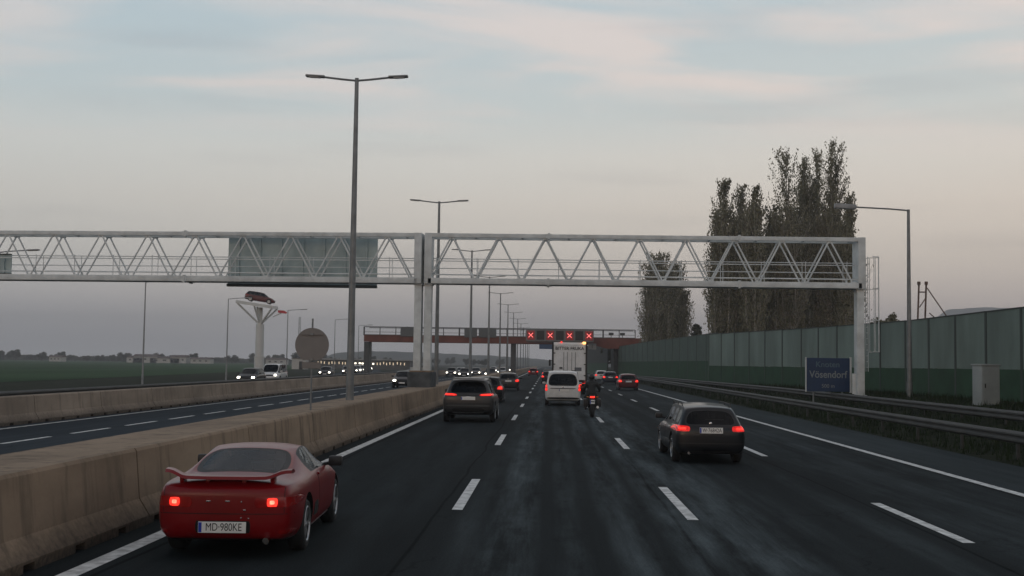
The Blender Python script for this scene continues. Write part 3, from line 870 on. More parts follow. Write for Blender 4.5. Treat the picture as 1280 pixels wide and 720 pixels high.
# ------------------------------------------------------------------ noise walls
M_wallu = mat('grey_green_panel', (.158, .205, .182), .75, var=.22, scale=.45, spec=.25, stretch=(1, 1, .3))
M_walll = mat('green_panel', (.030, .070, .040), .8, var=.2, scale=.9, spec=.2)
M_walld = mat('dull_green_panel', (.085, .118, .102), .8, var=.14, scale=.6, spec=.2)
M_wpost = mat('green_steel_post', (.030, .042, .036), .7, var=.2)
def noise_wall(label, pts, tops, split, mu, ml, step=4.0, posts=True):
    root = empty('noise_wall', (pts[0][0], pts[0][1], 0)); tag(root, label, 'noise wall', 'green noise walls on the right of the motorway')
    o0 = Vector((pts[0][0], pts[0][1], 0)); P2 = []
    for i in range(len(pts) - 1):
        a, c = Vector((*pts[i], 0)), Vector((*pts[i + 1], 0)); n = max(1, round((c - a).length / step))
        for k in range(n):
            t = k / n; P2.append((a.lerp(c, t), tops[i] * (1 - t) + tops[i + 1] * t))
    P2.append((Vector((*pts[-1], 0)), tops[-1]))
    u = MB(); l = MB(); cp = MB(); pm = None
    for i in range(len(P2) - 1):
        (a, ha), (c, hc) = P2[i], P2[i + 1]
        d = (c - a); L = d.length; d.normalize(); ang = math.atan2(d.y, d.x)
        hh = (ha + hc) / 2; mid = (a + c) / 2 - o0
        u.box((mid.x, mid.y, (hh + split) / 2), (L - .06, .12, hh - split), rz=ang, bevel=.01)
        l.box((mid.x, mid.y, split / 2 + .1), (L - .06, .15, split - .2 - .008), rz=ang)
        cp.box((mid.x, mid.y, hh + .032), (L + .02, .17, .055), rz=ang)
    u.build('upper_panels', mu, root); l.build('lower_panels', ml, root); cp.build('coping', M_wpost, root)
    for (a, ha) in P2[:100]:
        p = a - o0
        if pm is None:
            q = MB().box((0, 0, .5), (.16, .24, 1.0), bevel=.006).build('post', M_wpost, root); pm = q.data
        else:
            q = bpy.data.objects.new('post', pm); COL.objects.link(q); q.parent = root
        q.location = p; q.scale = (1, 1, ha + .03)
noise_wall('tall pale green noise wall with a dark green foot behind the blue sign', [(19.0, 2), (18.9, 64), (17.2, 82), (14.3, 107)], [4.62, 4.70, 4.80, 5.0], 2.25, M_wallu, M_walll)
noise_wall('darker plain green noise wall narrowing toward the red bridge', [(14.75, 105.5), (12.4, 150), (10.9, 187)], [5.1, 5.1, 5.0], 2.7, M_walld, M_walll, step=5)
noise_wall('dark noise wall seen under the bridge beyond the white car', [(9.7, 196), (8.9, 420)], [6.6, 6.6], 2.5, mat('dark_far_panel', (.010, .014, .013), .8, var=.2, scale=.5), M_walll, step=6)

# ------------------------------------------------------------------ trees
def leaf_mesh(pts, size, seed=0, up=.0, dirs=None):
    rng = np.random.default_rng(seed); n = len(pts)
    a = rng.normal(size=(n, 3)); a[:, 2] += up * np.sign(a[:, 2]); a /= np.linalg.norm(a, axis=1)[:, None] + 1e-9
    b = rng.normal(size=(n, 3)); el = 1.0 + up * .45; b -= (a * b).sum(1)[:, None] * a; b /= np.linalg.norm(b, axis=1)[:, None] + 1e-9
    s = size * rng.uniform(.6, 1.4, size=(n, 1))
    q = np.stack([pts - a * s * el - b * s * .5, pts + a * s * .3 - b * s * .8, pts + a * s * el + b * s * .4, pts - a * s * .4 + b * s * .8], 1).reshape(-1, 3)
    me = bpy.data.meshes.new('leaves')
    me.vertices.add(4 * n); me.vertices.foreach_set('co', q.astype(np.float32).ravel())
    me.loops.add(4 * n); me.loops.foreach_set('vertex_index', np.arange(4 * n, dtype=np.int32))
    me.polygons.add(n); me.polygons.foreach_set('loop_start', np.arange(0, 4 * n, 4, dtype=np.int32)); me.polygons.foreach_set('loop_total', np.full(n, 4, dtype=np.int32))
    me.update(); me.validate()
    return me
M_pop = mat('poplar_bud_leaves', (.125, .125, .078), .9, var=.35, scale=.35, spec=.05, col2=(.23, .222, .155))
M_pop2 = mat('darker_leaves', (.060, .066, .042), .9, var=.4, scale=.5, spec=.1, col2=(.10, .105, .07))
M_bark = mat('pale_bark', (.34, .32, .29), .95, var=.35, scale=3, spec=.1)
M_barkd = mat('dark_bark', (.06, .052, .045), .95, var=.35, scale=3, spec=.1)
def poplar(x, y, zb, h, rad, label, seed, mleaf=M_pop, plumes=9, leaves=16000, group='tall poplars behind the noise wall', size=.10, bark=M_bark):
    rnd = random.Random(seed); rng = np.random.default_rng(seed)
    root = empty('poplar_tree', (x, y, zb)); tag(root, label, 'tree', group)
    t = MB(); t.tube((0, 0, -.3), (0, 0, h * .45), .38, .24, n=9, caps=False); t.tube((0, 0, h * .45), (rnd.uniform(-.3, .3), 0, h * .9), .24, .04, n=8, caps=False)
    P_ = []
    for k in range(plumes):
        a = 2 * math.pi * k / plumes + rnd.uniform(-.35, .35)
        central = k == 0
        rr = 0 if central else rad * rnd.uniform(.45, .85)
        ht = h if central else h * rnd.uniform(.66, .97) * (1 - .06 * rr / rad)
        st = h * rnd.uniform(.02, .12); z0 = max(.6, h * rnd.uniform(.02, .14))
        p0 = Vector((0, 0, st)); p1 = Vector((rr * 1.35 * math.cos(a), rr * 1.35 * math.sin(a), z0 + (ht - z0) * .16)); p2 = Vector((rr * .62 * math.cos(a) , rr * .62 * math.sin(a), ht))
        pts = []
        for i in range(9):
            u = i / 8
            q = p0.lerp(p1, min(1, u * 1.6)) if u < .62 else p1.lerp(p2, (u - .62) / .38)
            pts.append(((1 - u) ** 2) * p0 + 2 * u * (1 - u) * p1 + u * u * p2)
        for i in range(8): t.tube(pts[i], pts[i + 1], .13 * (1 - i / 9) + .02, .13 * (1 - (i + 1) / 9) + .02, n=6, caps=False)
        n = int(leaves / plumes * (2.0 if central else .9))
        u = rng.beta(2.0, 1.1, n) * .94 + .06
        ctrl = [np.array(v) for v in (p0, p1, p2)]
        c = ((1 - u) ** 2)[:, None] * ctrl[0] + (2 * u * (1 - u))[:, None] * ctrl[1] + (u * u)[:, None] * ctrl[2]
        # sub-sprays: leaves gather around ascending twigs
        nt = 90
        tw_u = rng.uniform(.12, .97, nt) ** .68; tw_a = rng.uniform(0, 2 * np.pi, nt)
        idx = rng.integers(0, nt, n)
        prof = lambda uu: np.sin(np.pi * np.clip(uu, 0, 1) ** 1.5) ** .55
        w = rad * .50 * rnd.uniform(.85, 1.2) * (1.25 if central else 1)
        s = rng.uniform(0, 1, n)
        base = ((1 - tw_u) ** 2)[:, None] * ctrl[0] + (2 * tw_u * (1 - tw_u))[:, None] * ctrl[1] + (tw_u ** 2)[:, None] * ctrl[2]
        ln = (.35 + .9 * prof(tw_u)) * w
        tip = base + np.stack([np.cos(tw_a) * ln, np.sin(tw_a) * ln, ln * 2.2 + .4], 1)
        tip[:, 2] = np.minimum(tip[:, 2], ht + .3)
        q = base[idx] * (1 - s)[:, None] + tip[idx] * s[:, None]
        near = rng.uniform(size=n) < .42
        q = np.where(near[:, None], c + rng.normal(size=(n, 3)) * np.array([.34, .34, .5]) * w * (.25 + prof(u))[:, None], q)
        q += rng.normal(size=(n, 3)) * np.array([.13, .13, .25]) * (.6 + .5 * (1 - s))[:, None]
        q = q[q[:, 2] > 1.2]
        P_.append(q)
        for m_ in range(0, nt, 2): t.tube(base[m_], tip[m_], .03, .008, n=4, caps=False)
    pts = np.concatenate(P_)
    t.build('trunk', bark, root, True, ang=180)
    link('crown', leaf_mesh(pts, size, seed, up=1.6), mleaf, root)
    return root
def bushy(x, y, zb, h, rad, label, seed, leaves=5000, group=None, mleaf=M_pop2, size=.12, name='broadleaf_tree'):
    rnd = random.Random(seed); rng = np.random.default_rng(seed)
    root = empty(name, (x, y, zb)); tag(root, label, 'tree', group)
    t = MB(); t.tube((0, 0, -.3), (0, 0, h * .5), .045 * h * .4 + .05, .05, n=7, caps=False)
    P_ = []
    nb = 16
    for k in range(nb):
        a = rnd.uniform(0, 6.28); el = rnd.uniform(-.1, 1.5); rr = rnd.uniform(.45, 1)
        c = Vector((math.cos(a) * math.cos(el) * rad * .7 * rr, math.sin(a) * math.cos(el) * rad * .7 * rr, h * .52 + math.sin(el) * h * .38 * rr))
        t.tube((0, 0, h * .35), c, .03 * h * .3 + .02, .015, n=5, caps=False)
        n = leaves // nb; q = rng.normal(size=(n, 3)); q /= np.linalg.norm(q, axis=1)[:, None]; q *= (rng.uniform(0, 1, (n, 1)) ** .4) * rad * rnd.uniform(.3, .5); q[:, 2] *= .8
        P_.append(q + np.array(c))
    t.build('trunk', M_barkd, root, True, ang=180)
    link('crown', leaf_mesh(np.concatenate(P_), size, seed), mleaf, root)
    return root
# (pixel centre x, pixel top y, distance, crown radius px)
POP = [(905, 229, 118, 19, 'poplar at the left edge of the pair of clumps, second tallest of its clump'),
       (927, 234, 122, 15, 'slim poplar just right of the leftmost tall one'),
       (944, 238, 116, 15, 'poplar with a separate pointed top in the gap between both clumps'),
       (984, 191, 120, 25, 'tall poplar with a rounded top left of the tallest one'),
       (1006, 200, 127, 16, 'slim poplar squeezed between the two highest crowns'),
       (1040, 181, 121, 22, 'tallest poplar of all, just left of the gantry post'),
       (1022, 192, 129, 16, 'poplar standing behind the left flank of the tallest one'),
       (1062, 246, 117, 13, 'short poplar at the right end of the row beside the lamp head')]
for i, (px, py, Y, rp, lab) in enumerate(POP):
    p = P(px, py, Y); base = P(px, 455, Y)
    poplar(p.x, Y, .85, p.z - .85, rp * Y / F * 1.25, lab, 20 + i, plumes=10 if rp > 17 else 7, leaves=30000 if rp > 17 else 20000, size=.062)
for i, (px, py, Y, rp, lab, mm) in enumerate([(968, 262, 128, 22, 'dark dense tree filling the gap between the two poplar clumps', M_pop2),
                                       (1030, 300, 134, 34, 'broad dark tree low behind the tallest poplars', M_pop2), (930, 330, 132, 30, 'broad dark tree low behind the left poplar clump', M_pop2)]):
    p = P(px, py, Y); poplar(p.x, Y, .8, p.z - .8, rp * Y / F * 1.2, lab, 50 + i, mleaf=mm, plumes=11, leaves=7500, bark=M_barkd)
for i, (px, py, Y, rp, lab) in enumerate([(823, 320, 172, 20, 'lone columnar poplar left of the big clumps, tallest of its pair'), (846, 332, 176, 17, 'shorter columnar poplar leaning on the lone one behind the wall end')]):
    p = P(px, py, Y); poplar(p.x, Y, .5, p.z - .5, rp * Y / F * 1.2, lab, 60 + i, plumes=10, leaves=24000, size=.08)
p = P(868, 400, 180); bushy(p.x, 180, .3, p.z - .3, 1.6, 'small shrubby tree beside the lone poplars above the dark wall', 70)
for i, (px, py, Y, w, lab) in enumerate([(1092, 393, 84, .9, 'small twiggy bush peeking over the wall beside the ladder cage'), (1101, 390, 86, .7, 'second small bush peeking over the wall right of the ladder cage'),
                                  (1112, 384, 88, .8, 'pointed small bush just left of the tall right lamp pole'), (1165, 394, 95, .9, 'low scrubby bush below the steel frame behind the wall')]):
    p = P(px, py, Y); bushy(p.x, Y, .8, p.z - .8, w, lab, 80 + i, leaves=1500, mleaf=M_pop, size=.07, name='bush')
# dark trees beyond the bridge on the right
for i in range(9):
    X = 12.5 + i * 2.4 + random.uniform(-1, 1); Y = 212 + i * 9
    bushy(X, Y, 0, 6.6 + random.uniform(-.6, .9), 3.2, 'dark bushy tree in the row beyond the red bridge', 90 + i, leaves=5200, group='dark trees beyond the bridge', size=.17)
# treeline on the left horizon
def far_tree_mesh(seed):
    rng = np.random.default_rng(seed); P_ = []
    for k in range(9):
        c = np.array([rng.uniform(-.35, .35), rng.uniform(-.3, .3), rng.uniform(.38, .82)])
        q = rng.normal(size=(170, 3)); q /= np.linalg.norm(q, axis=1)[:, None]; q *= rng.uniform(0, 1, (170, 1)) ** .4 * rng.uniform(.14, .25)
        P_.append(q + c)
    return leaf_mesh(np.concatenate(P_), .045, seed)
FT = [far_tree_mesh(s) for s in range(4)]
for m_ in FT: m_.materials.append(M_pop2)
tb = MB().tube((0, 0, 0), (0, 0, .55), .035, .02, n=6).build('trunk', M_barkd).data
bpy.data.objects.remove(bpy.data.objects['trunk.%03d' % 0]) if 'trunk.000' in bpy.data.objects else None
for o in [o for o in bpy.data.objects if o.data == tb]: bpy.data.objects.remove(o)
rnd = random.Random(5)
for i in range(46):
    px = -10 + i * 14 + rnd.uniform(-6, 6); Y = rnd.uniform(620, 760)
    p = P(px, 455, Y); h = rnd.uniform(3.4, 6.6)
    r_ = empty('distant_tree', (p.x, Y, -.06)); tag(r_, 'small dark tree in the hazy row along the left horizon', 'tree', 'distant trees on the left horizon')
    c = link('crown', FT[i % 4], None, r_); c.scale = (h * 1.15, h * 1.15, h)
    c = link('trunk', tb, None, r_); c.scale = (h, h, h)
# continuous wood on the horizon
def wood(name, px0, px1, Y, zfun, m, n=60, depth=60, step=None, solid=False):
    rng = np.random.default_rng(3); Q = []
    x0, x1 = P(px0, 455, Y).x, P(px1, 455, Y).x
    k = n
    for i in range(k):
        t = rng.uniform(); x = x0 + (x1 - x0) * t; top = zfun(px0 + (px1 - px0) * t) * rng.uniform(.82, 1.05)
        q = rng.normal(size=(150, 3)); q /= np.linalg.norm(q, axis=1)[:, None]; q *= rng.uniform(0, 1, (150, 1)) ** .35
        w = rng.uniform(2.5, 5) * Y / 700
        q = q * np.array([w, w, top * .5]) + np.array([x, Y + rng.uniform(0, depth), top * .5])
        Q.append(q)
    o = link(name, leaf_mesh(np.concatenate(Q), .9 * Y / 700, 5), m); tag(o, 'hazy low wood running along the horizon behind the traffic', 'wood', kind='stuff')
wood('distant_wood', -60, 440, 800, lambda px: 2.9, M_pop2, n=170)

def hill(name, Y, pts, m, depth=500, base=-1.0):
    """pts (pixel x, pixel y of the ridge)"""
    bm = bmesh.new(); A = []
    rnd = random.Random(4)
    fine = []
    for (a, b_), (c, d) in zip(pts[:-1], pts[1:]):
        n = max(1, int(abs(c - a) / 5))
        for k in range(n):
            t = k / n; s = t * t * (3 - 2 * t); fine.append((a + (c - a) * t, b_ + (d - b_) * s + rnd.uniform(-.35, .35)))
    fine.append(pts[-1])
    rows = []
    for f, hf in ((-.35, 0), (-.15, .55), (0, 1), (.3, .8), (1, 0)):
        rows.append([bm.verts.new((P(px, py, Y).x * (1 + f * depth / Y), Y + f * depth, base + (P(px, py, Y).z - base) * hf)) for px, py in fine])
    for r in range(4):
        for i in range(len(fine) - 1):
            bm.faces.new((rows[r][i], rows[r][i + 1], rows[r + 1][i + 1], rows[r + 1][i]))
    bmesh.ops.recalc_face_normals(bm, faces=bm.faces)
    me = bpy.data.meshes.new(name); bm.to_mesh(me); bm.free()
    tag(link(name, me, m, None, True, ang=180), kind='structure')
M_hill = mat('wooded_hill', (.030, .036, .028), 1.0, var=.4, scale=.02, spec=.05)
hill('hill', 1500, [(395, 447), (430, 440), (470, 439), (520, 440), (560, 442), (600, 444), (650, 447), (700, 451), (760, 452), (840, 452)], M_hill, 600)
hill('hill', 2400, [(1080, 452), (1150, 405), (1185, 387), (1225, 385), (1262, 386), (1330, 392), (1500, 400), (1700, 440)], M_hill, 900)

# far houses on the left horizon
M_hw = mat('pale_render', (.45, .44, .42), .9, var=.1); M_roof = mat('dull_roof_tile', (.10, .07, .06), .9, var=.2)
for i, (px, w, h, lab) in enumerate([(168, 9, 3.6, 'small pale house at the left end of the horizon cluster'), (180, 12, 4.4, 'wide pale house beside the tall grey lamp pole on the horizon'),
                                (205, 15, 3.4, 'long low white hall on the horizon'), (222, 8, 4.2, 'small white house right of the long white hall'), (66, 6, 3.2, 'tiny white house alone among the trees far left'),
                                (250, 10, 3.2, 'low pale house near the far lamp, horizon right part'), (345, 10, 3.5, 'low pale house behind the white pylon')]):
    Y = 610; p = P(px, 455, Y)
    root = empty('house', (p.x, Y, -.05)); tag(root, lab, 'house', 'houses on the left horizon')
    wl = MB().box((0, 0, h * .35), (w, 7, h * .7)).build('wall', M_hw, root)
    MB().poly([(-w / 2 - .3, -3.8, h * .7), (-w / 2 - .3, 3.8, h * .7), (-w / 2 - .3, 0, h)], (w + .6, 0, 0)).build('roof', M_roof, root)
    for k in range(3): MB().box((-w * .3 + k * w * .3, -3.52, h * .42), (w * .12, .06, h * .2)).build('window', M_ink, root)

# ------------------------------------------------------------------ lamps
def double_lamp():
    root = empty('street_lamp')
    t = MB(); t.tube((0, 0, 0), (0, 0, 4.2), .125, .10, n=16, caps=True); t.tube((0, 0, 4.2), (0, 0, 10.23), .10, .062, n=16)
    t.build('pole', M_pole, root, True)
    MB().box((0, 0, .02), (.36, .36, .04)).build('base_plate', M_pole, root); MB().box((0, -.118, .9), (.09, .02, .35), bevel=.008).build('access_door', M_pole, root)
    for s in (-1, 1):
        a = MB(); a.path([(0, 0, 10.15), (s * .45, 0, 10.19), (s * 1.05, 0, 10.26)], .034, n=8); a.build('arm', M_pole, root, True)
        hd = MB(); hd.box((s * 1.32, 0, 10.285), (.62, .24, .065), ry=R(-3 * s), bevel=.03); hd.build('lamp_head', M_pole, root, True)
        MB().box((s * 1.34, 0, 10.247), (.36, .17, .012), ry=R(-3 * s)).build('lens', M_white, root)
    return root
dl = double_lamp()
labs = ['tall nearest double armed lamp in front of the grey sign back', 'second double armed lamp just right of the gantry posts', 'third double armed lamp, seen through the truss', 'fourth double armed lamp of the median row', 'fifth double armed lamp of the median row',
        'sixth double armed lamp of the median row', 'seventh double armed lamp of the median row, over the red bridge']
for i in range(13):
    o = dl if i == 0 else copy_tree(dl)
    o.location = (-6.17, 37.4 + 28.9 * i, .93)
    if i: o.rotation_euler.z = R(random.uniform(-2.5, 2.5))
    tag(o, labs[i] if i < 7 else 'far small double armed lamp at the end of the median row', 'street lamp', 'double armed lamps along the median')
    for c in children(o): c.location.z -= 0 
def single_lamp(h, arm, m, hr=.10, hs=1.0):
    root = empty('street_lamp')
    MB().tube((0, 0, 0), (0, 0, h), hr, hr * .55, n=14).tube((0, 0, 0), (0, 0, .9), hr * 1.12, n=14).build('pole', m, root, True)
    MB().path([(0, 0, h - .05), (arm * .25, 0, h + .02), (arm * .75, 0, h + .10)], .038).build('arm', m, root, True)
    s = 1 if arm > 0 else -1
    MB().box((arm * .75 + s * .36, 0, h + .12), (.80 * hs ** .6, .30, .10 * hs ** 2), ry=R(-3 * s), bevel=.04).build('lamp_head', M_polelight, root, True)
    MB().box((arm * .75 + s * .36, 0, h + .065), (.5, .2, .014), ry=R(-3 * s)).build('lens', M_white, root)
    return root
lp = P(1134, 263, 58); o = single_lamp(lp.z - .7, -3.55, M_pole, .125, 1.5); o.location = (lp.x, 58, .7)
for c in children(o): pass
tag(o, 'tall dark single armed lamp in front of the right noise wall', 'street lamp')
sl = single_lamp(8.9, 2.4, M_polelight, .085)
sll = ['single armed lamp at the left frame edge, its head in the truss', 'single armed lamp whose pole stands alone in front of the field', 'single armed lamp left of the white pylon', 'single armed lamp right of the white pylon', 'single armed lamp behind the round sign', 'single armed lamp near the left bridge end']
for i, (px, Y) in enumerate([(-14, 75), (175, 103), (281, 130), (357, 158), (417, 192), (447, 222)]):
    o = sl if i == 0 else copy_tree(sl)
    x = P(px, 455, Y).x; o.location = (x, Y, -.05); tag(o, sll[i], 'street lamp', 'single armed lamps along the side road')

# ------------------------------------------------------------------ the gantries
def gantry(label, x0, x1, zb, zt, pitch, depth=1.0, col_at=(), rz=0, origin=(0, 59, 0), ladder=False, gz=0.0, first=0.0):
    root = empty('sign_gantry', origin, rz); tag(root, label, 'gantry', 'steel truss gantries over the motorway')
    tc = MB(); bc = MB(); wk = MB(); br = MB(); hr = MB()
    for yy in (-depth / 2, depth / 2):
        tc.box(((x0 + x1) / 2, yy, zt - .10), (x1 - x0, .16, .20), bevel=.012)
        bc.box(((x0 + x1) / 2, yy, zb + .13), (x1 - x0, .18, .26), bevel=.012)
        x = x0 + first; n = int(round((x1 - x0 - first) / pitch))
        for k in range(n):
            a = x + k * pitch
            br.tube((a + .06, yy, zb + .26), (a + pitch / 2 - .05, yy, zt - .20), .042, n=8)
            br.tube((a + pitch / 2 + .05, yy, zt - .20), (a + pitch - .06, yy, zb + .26), .042, n=8)
            br.box((a + pitch / 2, yy, zt - .215), (.30, .03, .09))
            br.box((a + pitch, yy, zb + .275), (.30, .03, .09))
    for k in range(int((x1 - x0) / pitch) + 1):
        a = x0 + k * pitch
        br.box((min(a, x1 - .05), 0, zt - .12), (.08, depth, .08)); br.box((min(a, x1 - .05), 0, zb + .1), (.08, depth, .10))
    wk.box(((x0 + x1) / 2, 0, zb + .27), (x1 - x0 - .2, depth - .22, .04))
    for yy in (-depth / 2 + .1, depth / 2 - .1):
        for zz in (.52, .82, 1.30) if yy > 0 else (.44, 1.12): hr.tube((x0 + .1, yy, zb + zz), (x1 - .1, yy, zb + zz), .022, n=6)
        a = x0 + .4
        while a < x1: hr.tube((a, yy, zb + .27), (a, yy, zb + 1.3), .018, n=6); a += 2.0
    tc.build('top_chord', M_steel, root, True, ang=30); bc.build('bottom_chord', M_steel, root, True, ang=30)
    br.build('bracing', M_steel, root, True, ang=40); wk.build('walkway', M_steel, root); hr.build('handrail', M_steel, root, True, ang=60)
    # joint flanges
    for fx in (.28, .72) if len(col_at) else (.5,):
        xx = x0 + (x1 - x0) * fx
        for yy in (-depth / 2, depth / 2):
            MB().box((xx, yy, zt - .10), (.10, .26, .32), bevel=.01).box((xx, yy, zt - .10), (.34, .21, .22), bevel=.01).build('joint_flange', M_steel, root)
            MB().box((xx, yy, zb + .13), (.10, .28, .38), bevel=.01).box((xx, yy, zb + .13), (.34, .23, .28), bevel=.01).build('joint_flange', M_steel, root)
    for cx in col_at:
        c = MB(); c.box((cx, 0, (zb + gz) / 2 + .02), (.36, .62, zb - gz - .04), bevel=.02)
        c.box((cx, 0, (zb + zt) / 2), (.36, depth + .18, zt - zb + .02), bevel=.02)
        c.box((cx, 0, zb - .04), (.44, .72, .07)); c.box((cx, 0, gz + .03), (.56, .82, .06)).box((cx - .10, 0, gz + .6), (.5, .04, 1.0))
        c.build('column', M_steel, root, True, ang=30)
    if ladder:
        l = MB(); lx = col_at[0] + .52; z0, z1 = 3.0, zt - .9
        for s in (-.2, .2):
            l.tube((lx - .15, s, gz + 1.2), (lx - .15, s, z1), .02, n=6)
        z = gz + 1.4
        while z < z1: l.tube((lx - .15, -.2, z), (lx - .15, .2, z), .013, n=6); z += .28
        for k in range(5):
            a = R(-80 + 40 * k); l.tube((lx + .02 + .42 * math.cos(a), .42 * math.sin(a), z0), (lx + .02 + .42 * math.cos(a), .42 * math.sin(a), z1), .016, n=6)
        z = z0
        while z <= z1 + .01:
            for k in range(8):
                a0, a1 = R(-90 + 22.5 * k), R(-90 + 22.5 * (k + 1))
                l.tube((lx + .02 + .42 * math.cos(a0), .42 * math.sin(a0), z), (lx + .02 + .42 * math.cos(a1), .42 * math.sin(a1), z), .016, n=6)
            z += (z1 - z0) / 3
        l.build('ladder_cage', M_steel, root, True, ang=60)
    return root
YG = 59.0
zt = P(690, 294, YG).z; zb = P(690, 357, YG).z
cx0 = P(534, 455, YG).x; cxr = P(1070, 455, YG).x
gantry('right steel truss gantry spanning all lanes toward the green wall', cx0, cxr, zb, zt, 2.30, col_at=(cxr, cx0), origin=(0, YG, 0), ladder=True, gz=.85)
bpy.context.view_layer.update()
ztl = P(400, 290, YG).z; 
gl_ = gantry('left steel truss gantry carrying the grey sign backs', -42 - 0, -.18, zb, zt, 2.42, col_at=(-.18,), origin=(cx0 - .30, YG, 0), rz=R(-2.6), gz=.85, first=.35)
# right column of the right gantry stands on the verge, the middle one on the pier
pr = empty('concrete_pier', (cx0 - .25, YG, 0)); tag(pr, 'dark concrete pier block under the twin gantry posts in the median', 'pier')
MB().box((0, 0, .86), (1.15, 2.6, 1.72), bevel=.04).build('block', mat('dark_concrete', (.085, .092, .098), .9, var=.25, scale=2, spec=.1), pr)
MB().box((0, 0, 1.76), (1.0, 2.3, .07), bevel=.02).build('cap', M_con, pr)
# sign backs on the left gantry
M_signback = mat('grey_sign_back', (.33, .41, .42), .55, metal=.2, var=.12, scale=.9, spec=.35)
def sign_back(x0, x1, z0, z1, y, label, ribs=7):
    root = empty('gantry_sign', ((x0 + x1) / 2, y, z0)); tag(root, label, 'sign', 'sign panels seen from behind on the left gantry')
    w, h = x1 - x0, z1 - z0
    MB().box((0, .06, h / 2), (w, .10, h), bevel=.01).build('panel', M_signback, root)
    MB().box((0, 0, .06), (w + .02, .30, .14)).box((0, 0, h + .02), (w, .2, .04)).build('edge_frame', mat('dark_sign_edge', (.05, .06, .06), .6), root)
    for k in range(ribs):
        xx = -w / 2 + w * (k + .5) / ribs
        MB().box((xx, -.03, h / 2), (.09, .08, h - .3)).box((xx, -.06, h * .3), (.16, .1, .12)).box((xx, -.06, h * .72), (.16, .1, .12)).build('rib', M_signback, root)
    return root
a_ = P(280, 290, 60.2); b_ = P(469, 357, 60.2)
sign_back(a_.x, b_.x, P(375, 358, 60.2).z, P(375, 291, 60.2).z, 60.45, 'big grey green sign back filling three truss bays left of the gantry posts')
a_ = P(-40, 318, 61); b_ = P(13, 345, 61)
sign_back(a_.x, b_.x, P(0, 345, 61).z, P(0, 318, 61).z, 60.1, 'small grey box sign back cut by the left frame edge', ribs=3)

# ------------------------------------------------------------------ round sign seen from behind
Y = 29.2; p = P(389, 431, Y)
rs = empty('round_sign', (p.x, Y, .95)); tag(rs, 'brown round sign seen from behind on a thin post in the median', 'sign')
M_sb = mat('dull_brown_sign_back', (.20, .188, .18), .75, var=.04, scale=5, spec=.2)
MB().tube((0, 0, 0), (0, 0, P(389, 398, Y).z - .95), .022, n=10).build('post', M_pole, rs, True)
r_ = .415; zc = p.z - .95; b = MB(); nn = 40
pts = []
for k in range(nn + 1):
    a = R(-62) + (math.pi + 2 * R(62)) * k / nn; pts.append((r_ * math.cos(a), -.03, zc + r_ * math.sin(a)))
b.poly(pts, (0, .03, 0)).build('disc', M_sb, rs)
MB().box((0, -.045, zc + .26), (.56, .03, .03)).box((0, -.045, zc - .36), (.44, .03, .03)).build('stiffener', M_sb, rs)
MB().box((0, -.03, zc - .50), (.46, .02, .16), bevel=.008).build('small_plate', M_sb, rs)
MB().box((0, -.06, zc + .26), (.07, .06, .05)).box((0, -.06, zc - .36), (.07, .06, .05)).build('clamp', M_pole, rs)

# ------------------------------------------------------------------ blue sign, cabinet, steel frame
Y = 61.0; a_ = P(1005, 447, Y); b_ = P(1057.5, 490, Y)
bs = empty('direction_sign', ((a_.x + b_.x) / 2, Y, .35), R(-1)); w = b_.x - a_.x; z0 = b_.z - .35; z1 = P(1031, 447.5, Y).z - .35; z0 = P(1031, 489, Y).z - .35
tag(bs, 'blue exit sign with white lettering in front of the green wall', 'sign')
MB().box((0, 0, (z0 + z1) / 2), (w, .05, z1 - z0), bevel=.015).build('panel', mat('deep_blue_sheet', (.005, .030, .090), .45, var=.12, scale=1.5), bs)
MB().box((-w / 2 - .02, .02, (z0 + z1) / 2), (.05, .09, z1 - z0 + .06)).box((w / 2 + .04, .02, (z0 + z1) / 2), (.09, .12, z1 - z0 + .10)).build('frame', M_steel, bs)
for s in (-1, 1): MB().tube((s * w * .33, .09, -.3), (s * w * .33, .09, z1), .045, n=12).build('post', M_pole, bs, True)
M_sw = mat('retroreflective_white', (.20, .235, .25), .5, var=.1)
text_mesh('lettering', 'Knoten', .40, mat('faint_blue_lettering', (.07, .13, .17), .5), bs, (-.02, -.028, z0 + (z1 - z0) * .80), (R(90), 0, 0), bold=.004)
text_mesh('lettering', 'Vösendorf', .50, M_sw, bs, (0, -.028, z0 + (z1 - z0) * .50), (R(90), 0, 0), sx=.88, bold=.006)
text_mesh('lettering', '500 m', .26, M_sw, bs, (0, -.028, z0 + (z1 - z0) * .16), (R(90), 0, 0))
Y = 46.5; p = P(1224, 502, Y)
cb = empty('roadside_cabinet', (p.x, Y, .84), R(24)); tag(cb, 'light grey electrical cabinet standing on the verge by the wall', 'cabinet')
M_cab = mat('light_grey_cabinet', (.27, .30, .30), .6, var=.08, scale=2)
hh = P(1224, 457, Y).z - .84
MB().box((0, 0, hh / 2), (.88, .50, hh), bevel=.02).build('housing', M_cab, cb, True)
MB().box((0, 0, hh + .03), (.96, .58, .06), bevel=.015).build('lid', M_cab, cb, True)
MB().box((0, -.258, hh / 2), (.80, .02, hh - .16), bevel=.006).build('door', M_cab, cb)
MB().box((-.30, -.28, hh * .5), (.04, .03, .16), bevel=.008).build('lock', M_ink, cb)
MB().box((0, 0, -.1), (.92, .54, .22)).build('plinth', M_con2, cb)
Y = 92; fr = empty('steel_frame', (P(1152, 400, Y).x, Y, .8)); tag(fr, 'thin rusty steel frame with a slanted brace behind the right wall', 'frame')
def Q(px, py): v = P(px, py, 92); return (v.x - fr.location.x, 0, v.z - .8)
b = MB(); b.tube((Q(1145, 0)[0], 0, 0), Q(1145, 357), .07, n=6).tube((Q(1154, 0)[0], 0, 0), Q(1154, 356), .07, n=6)
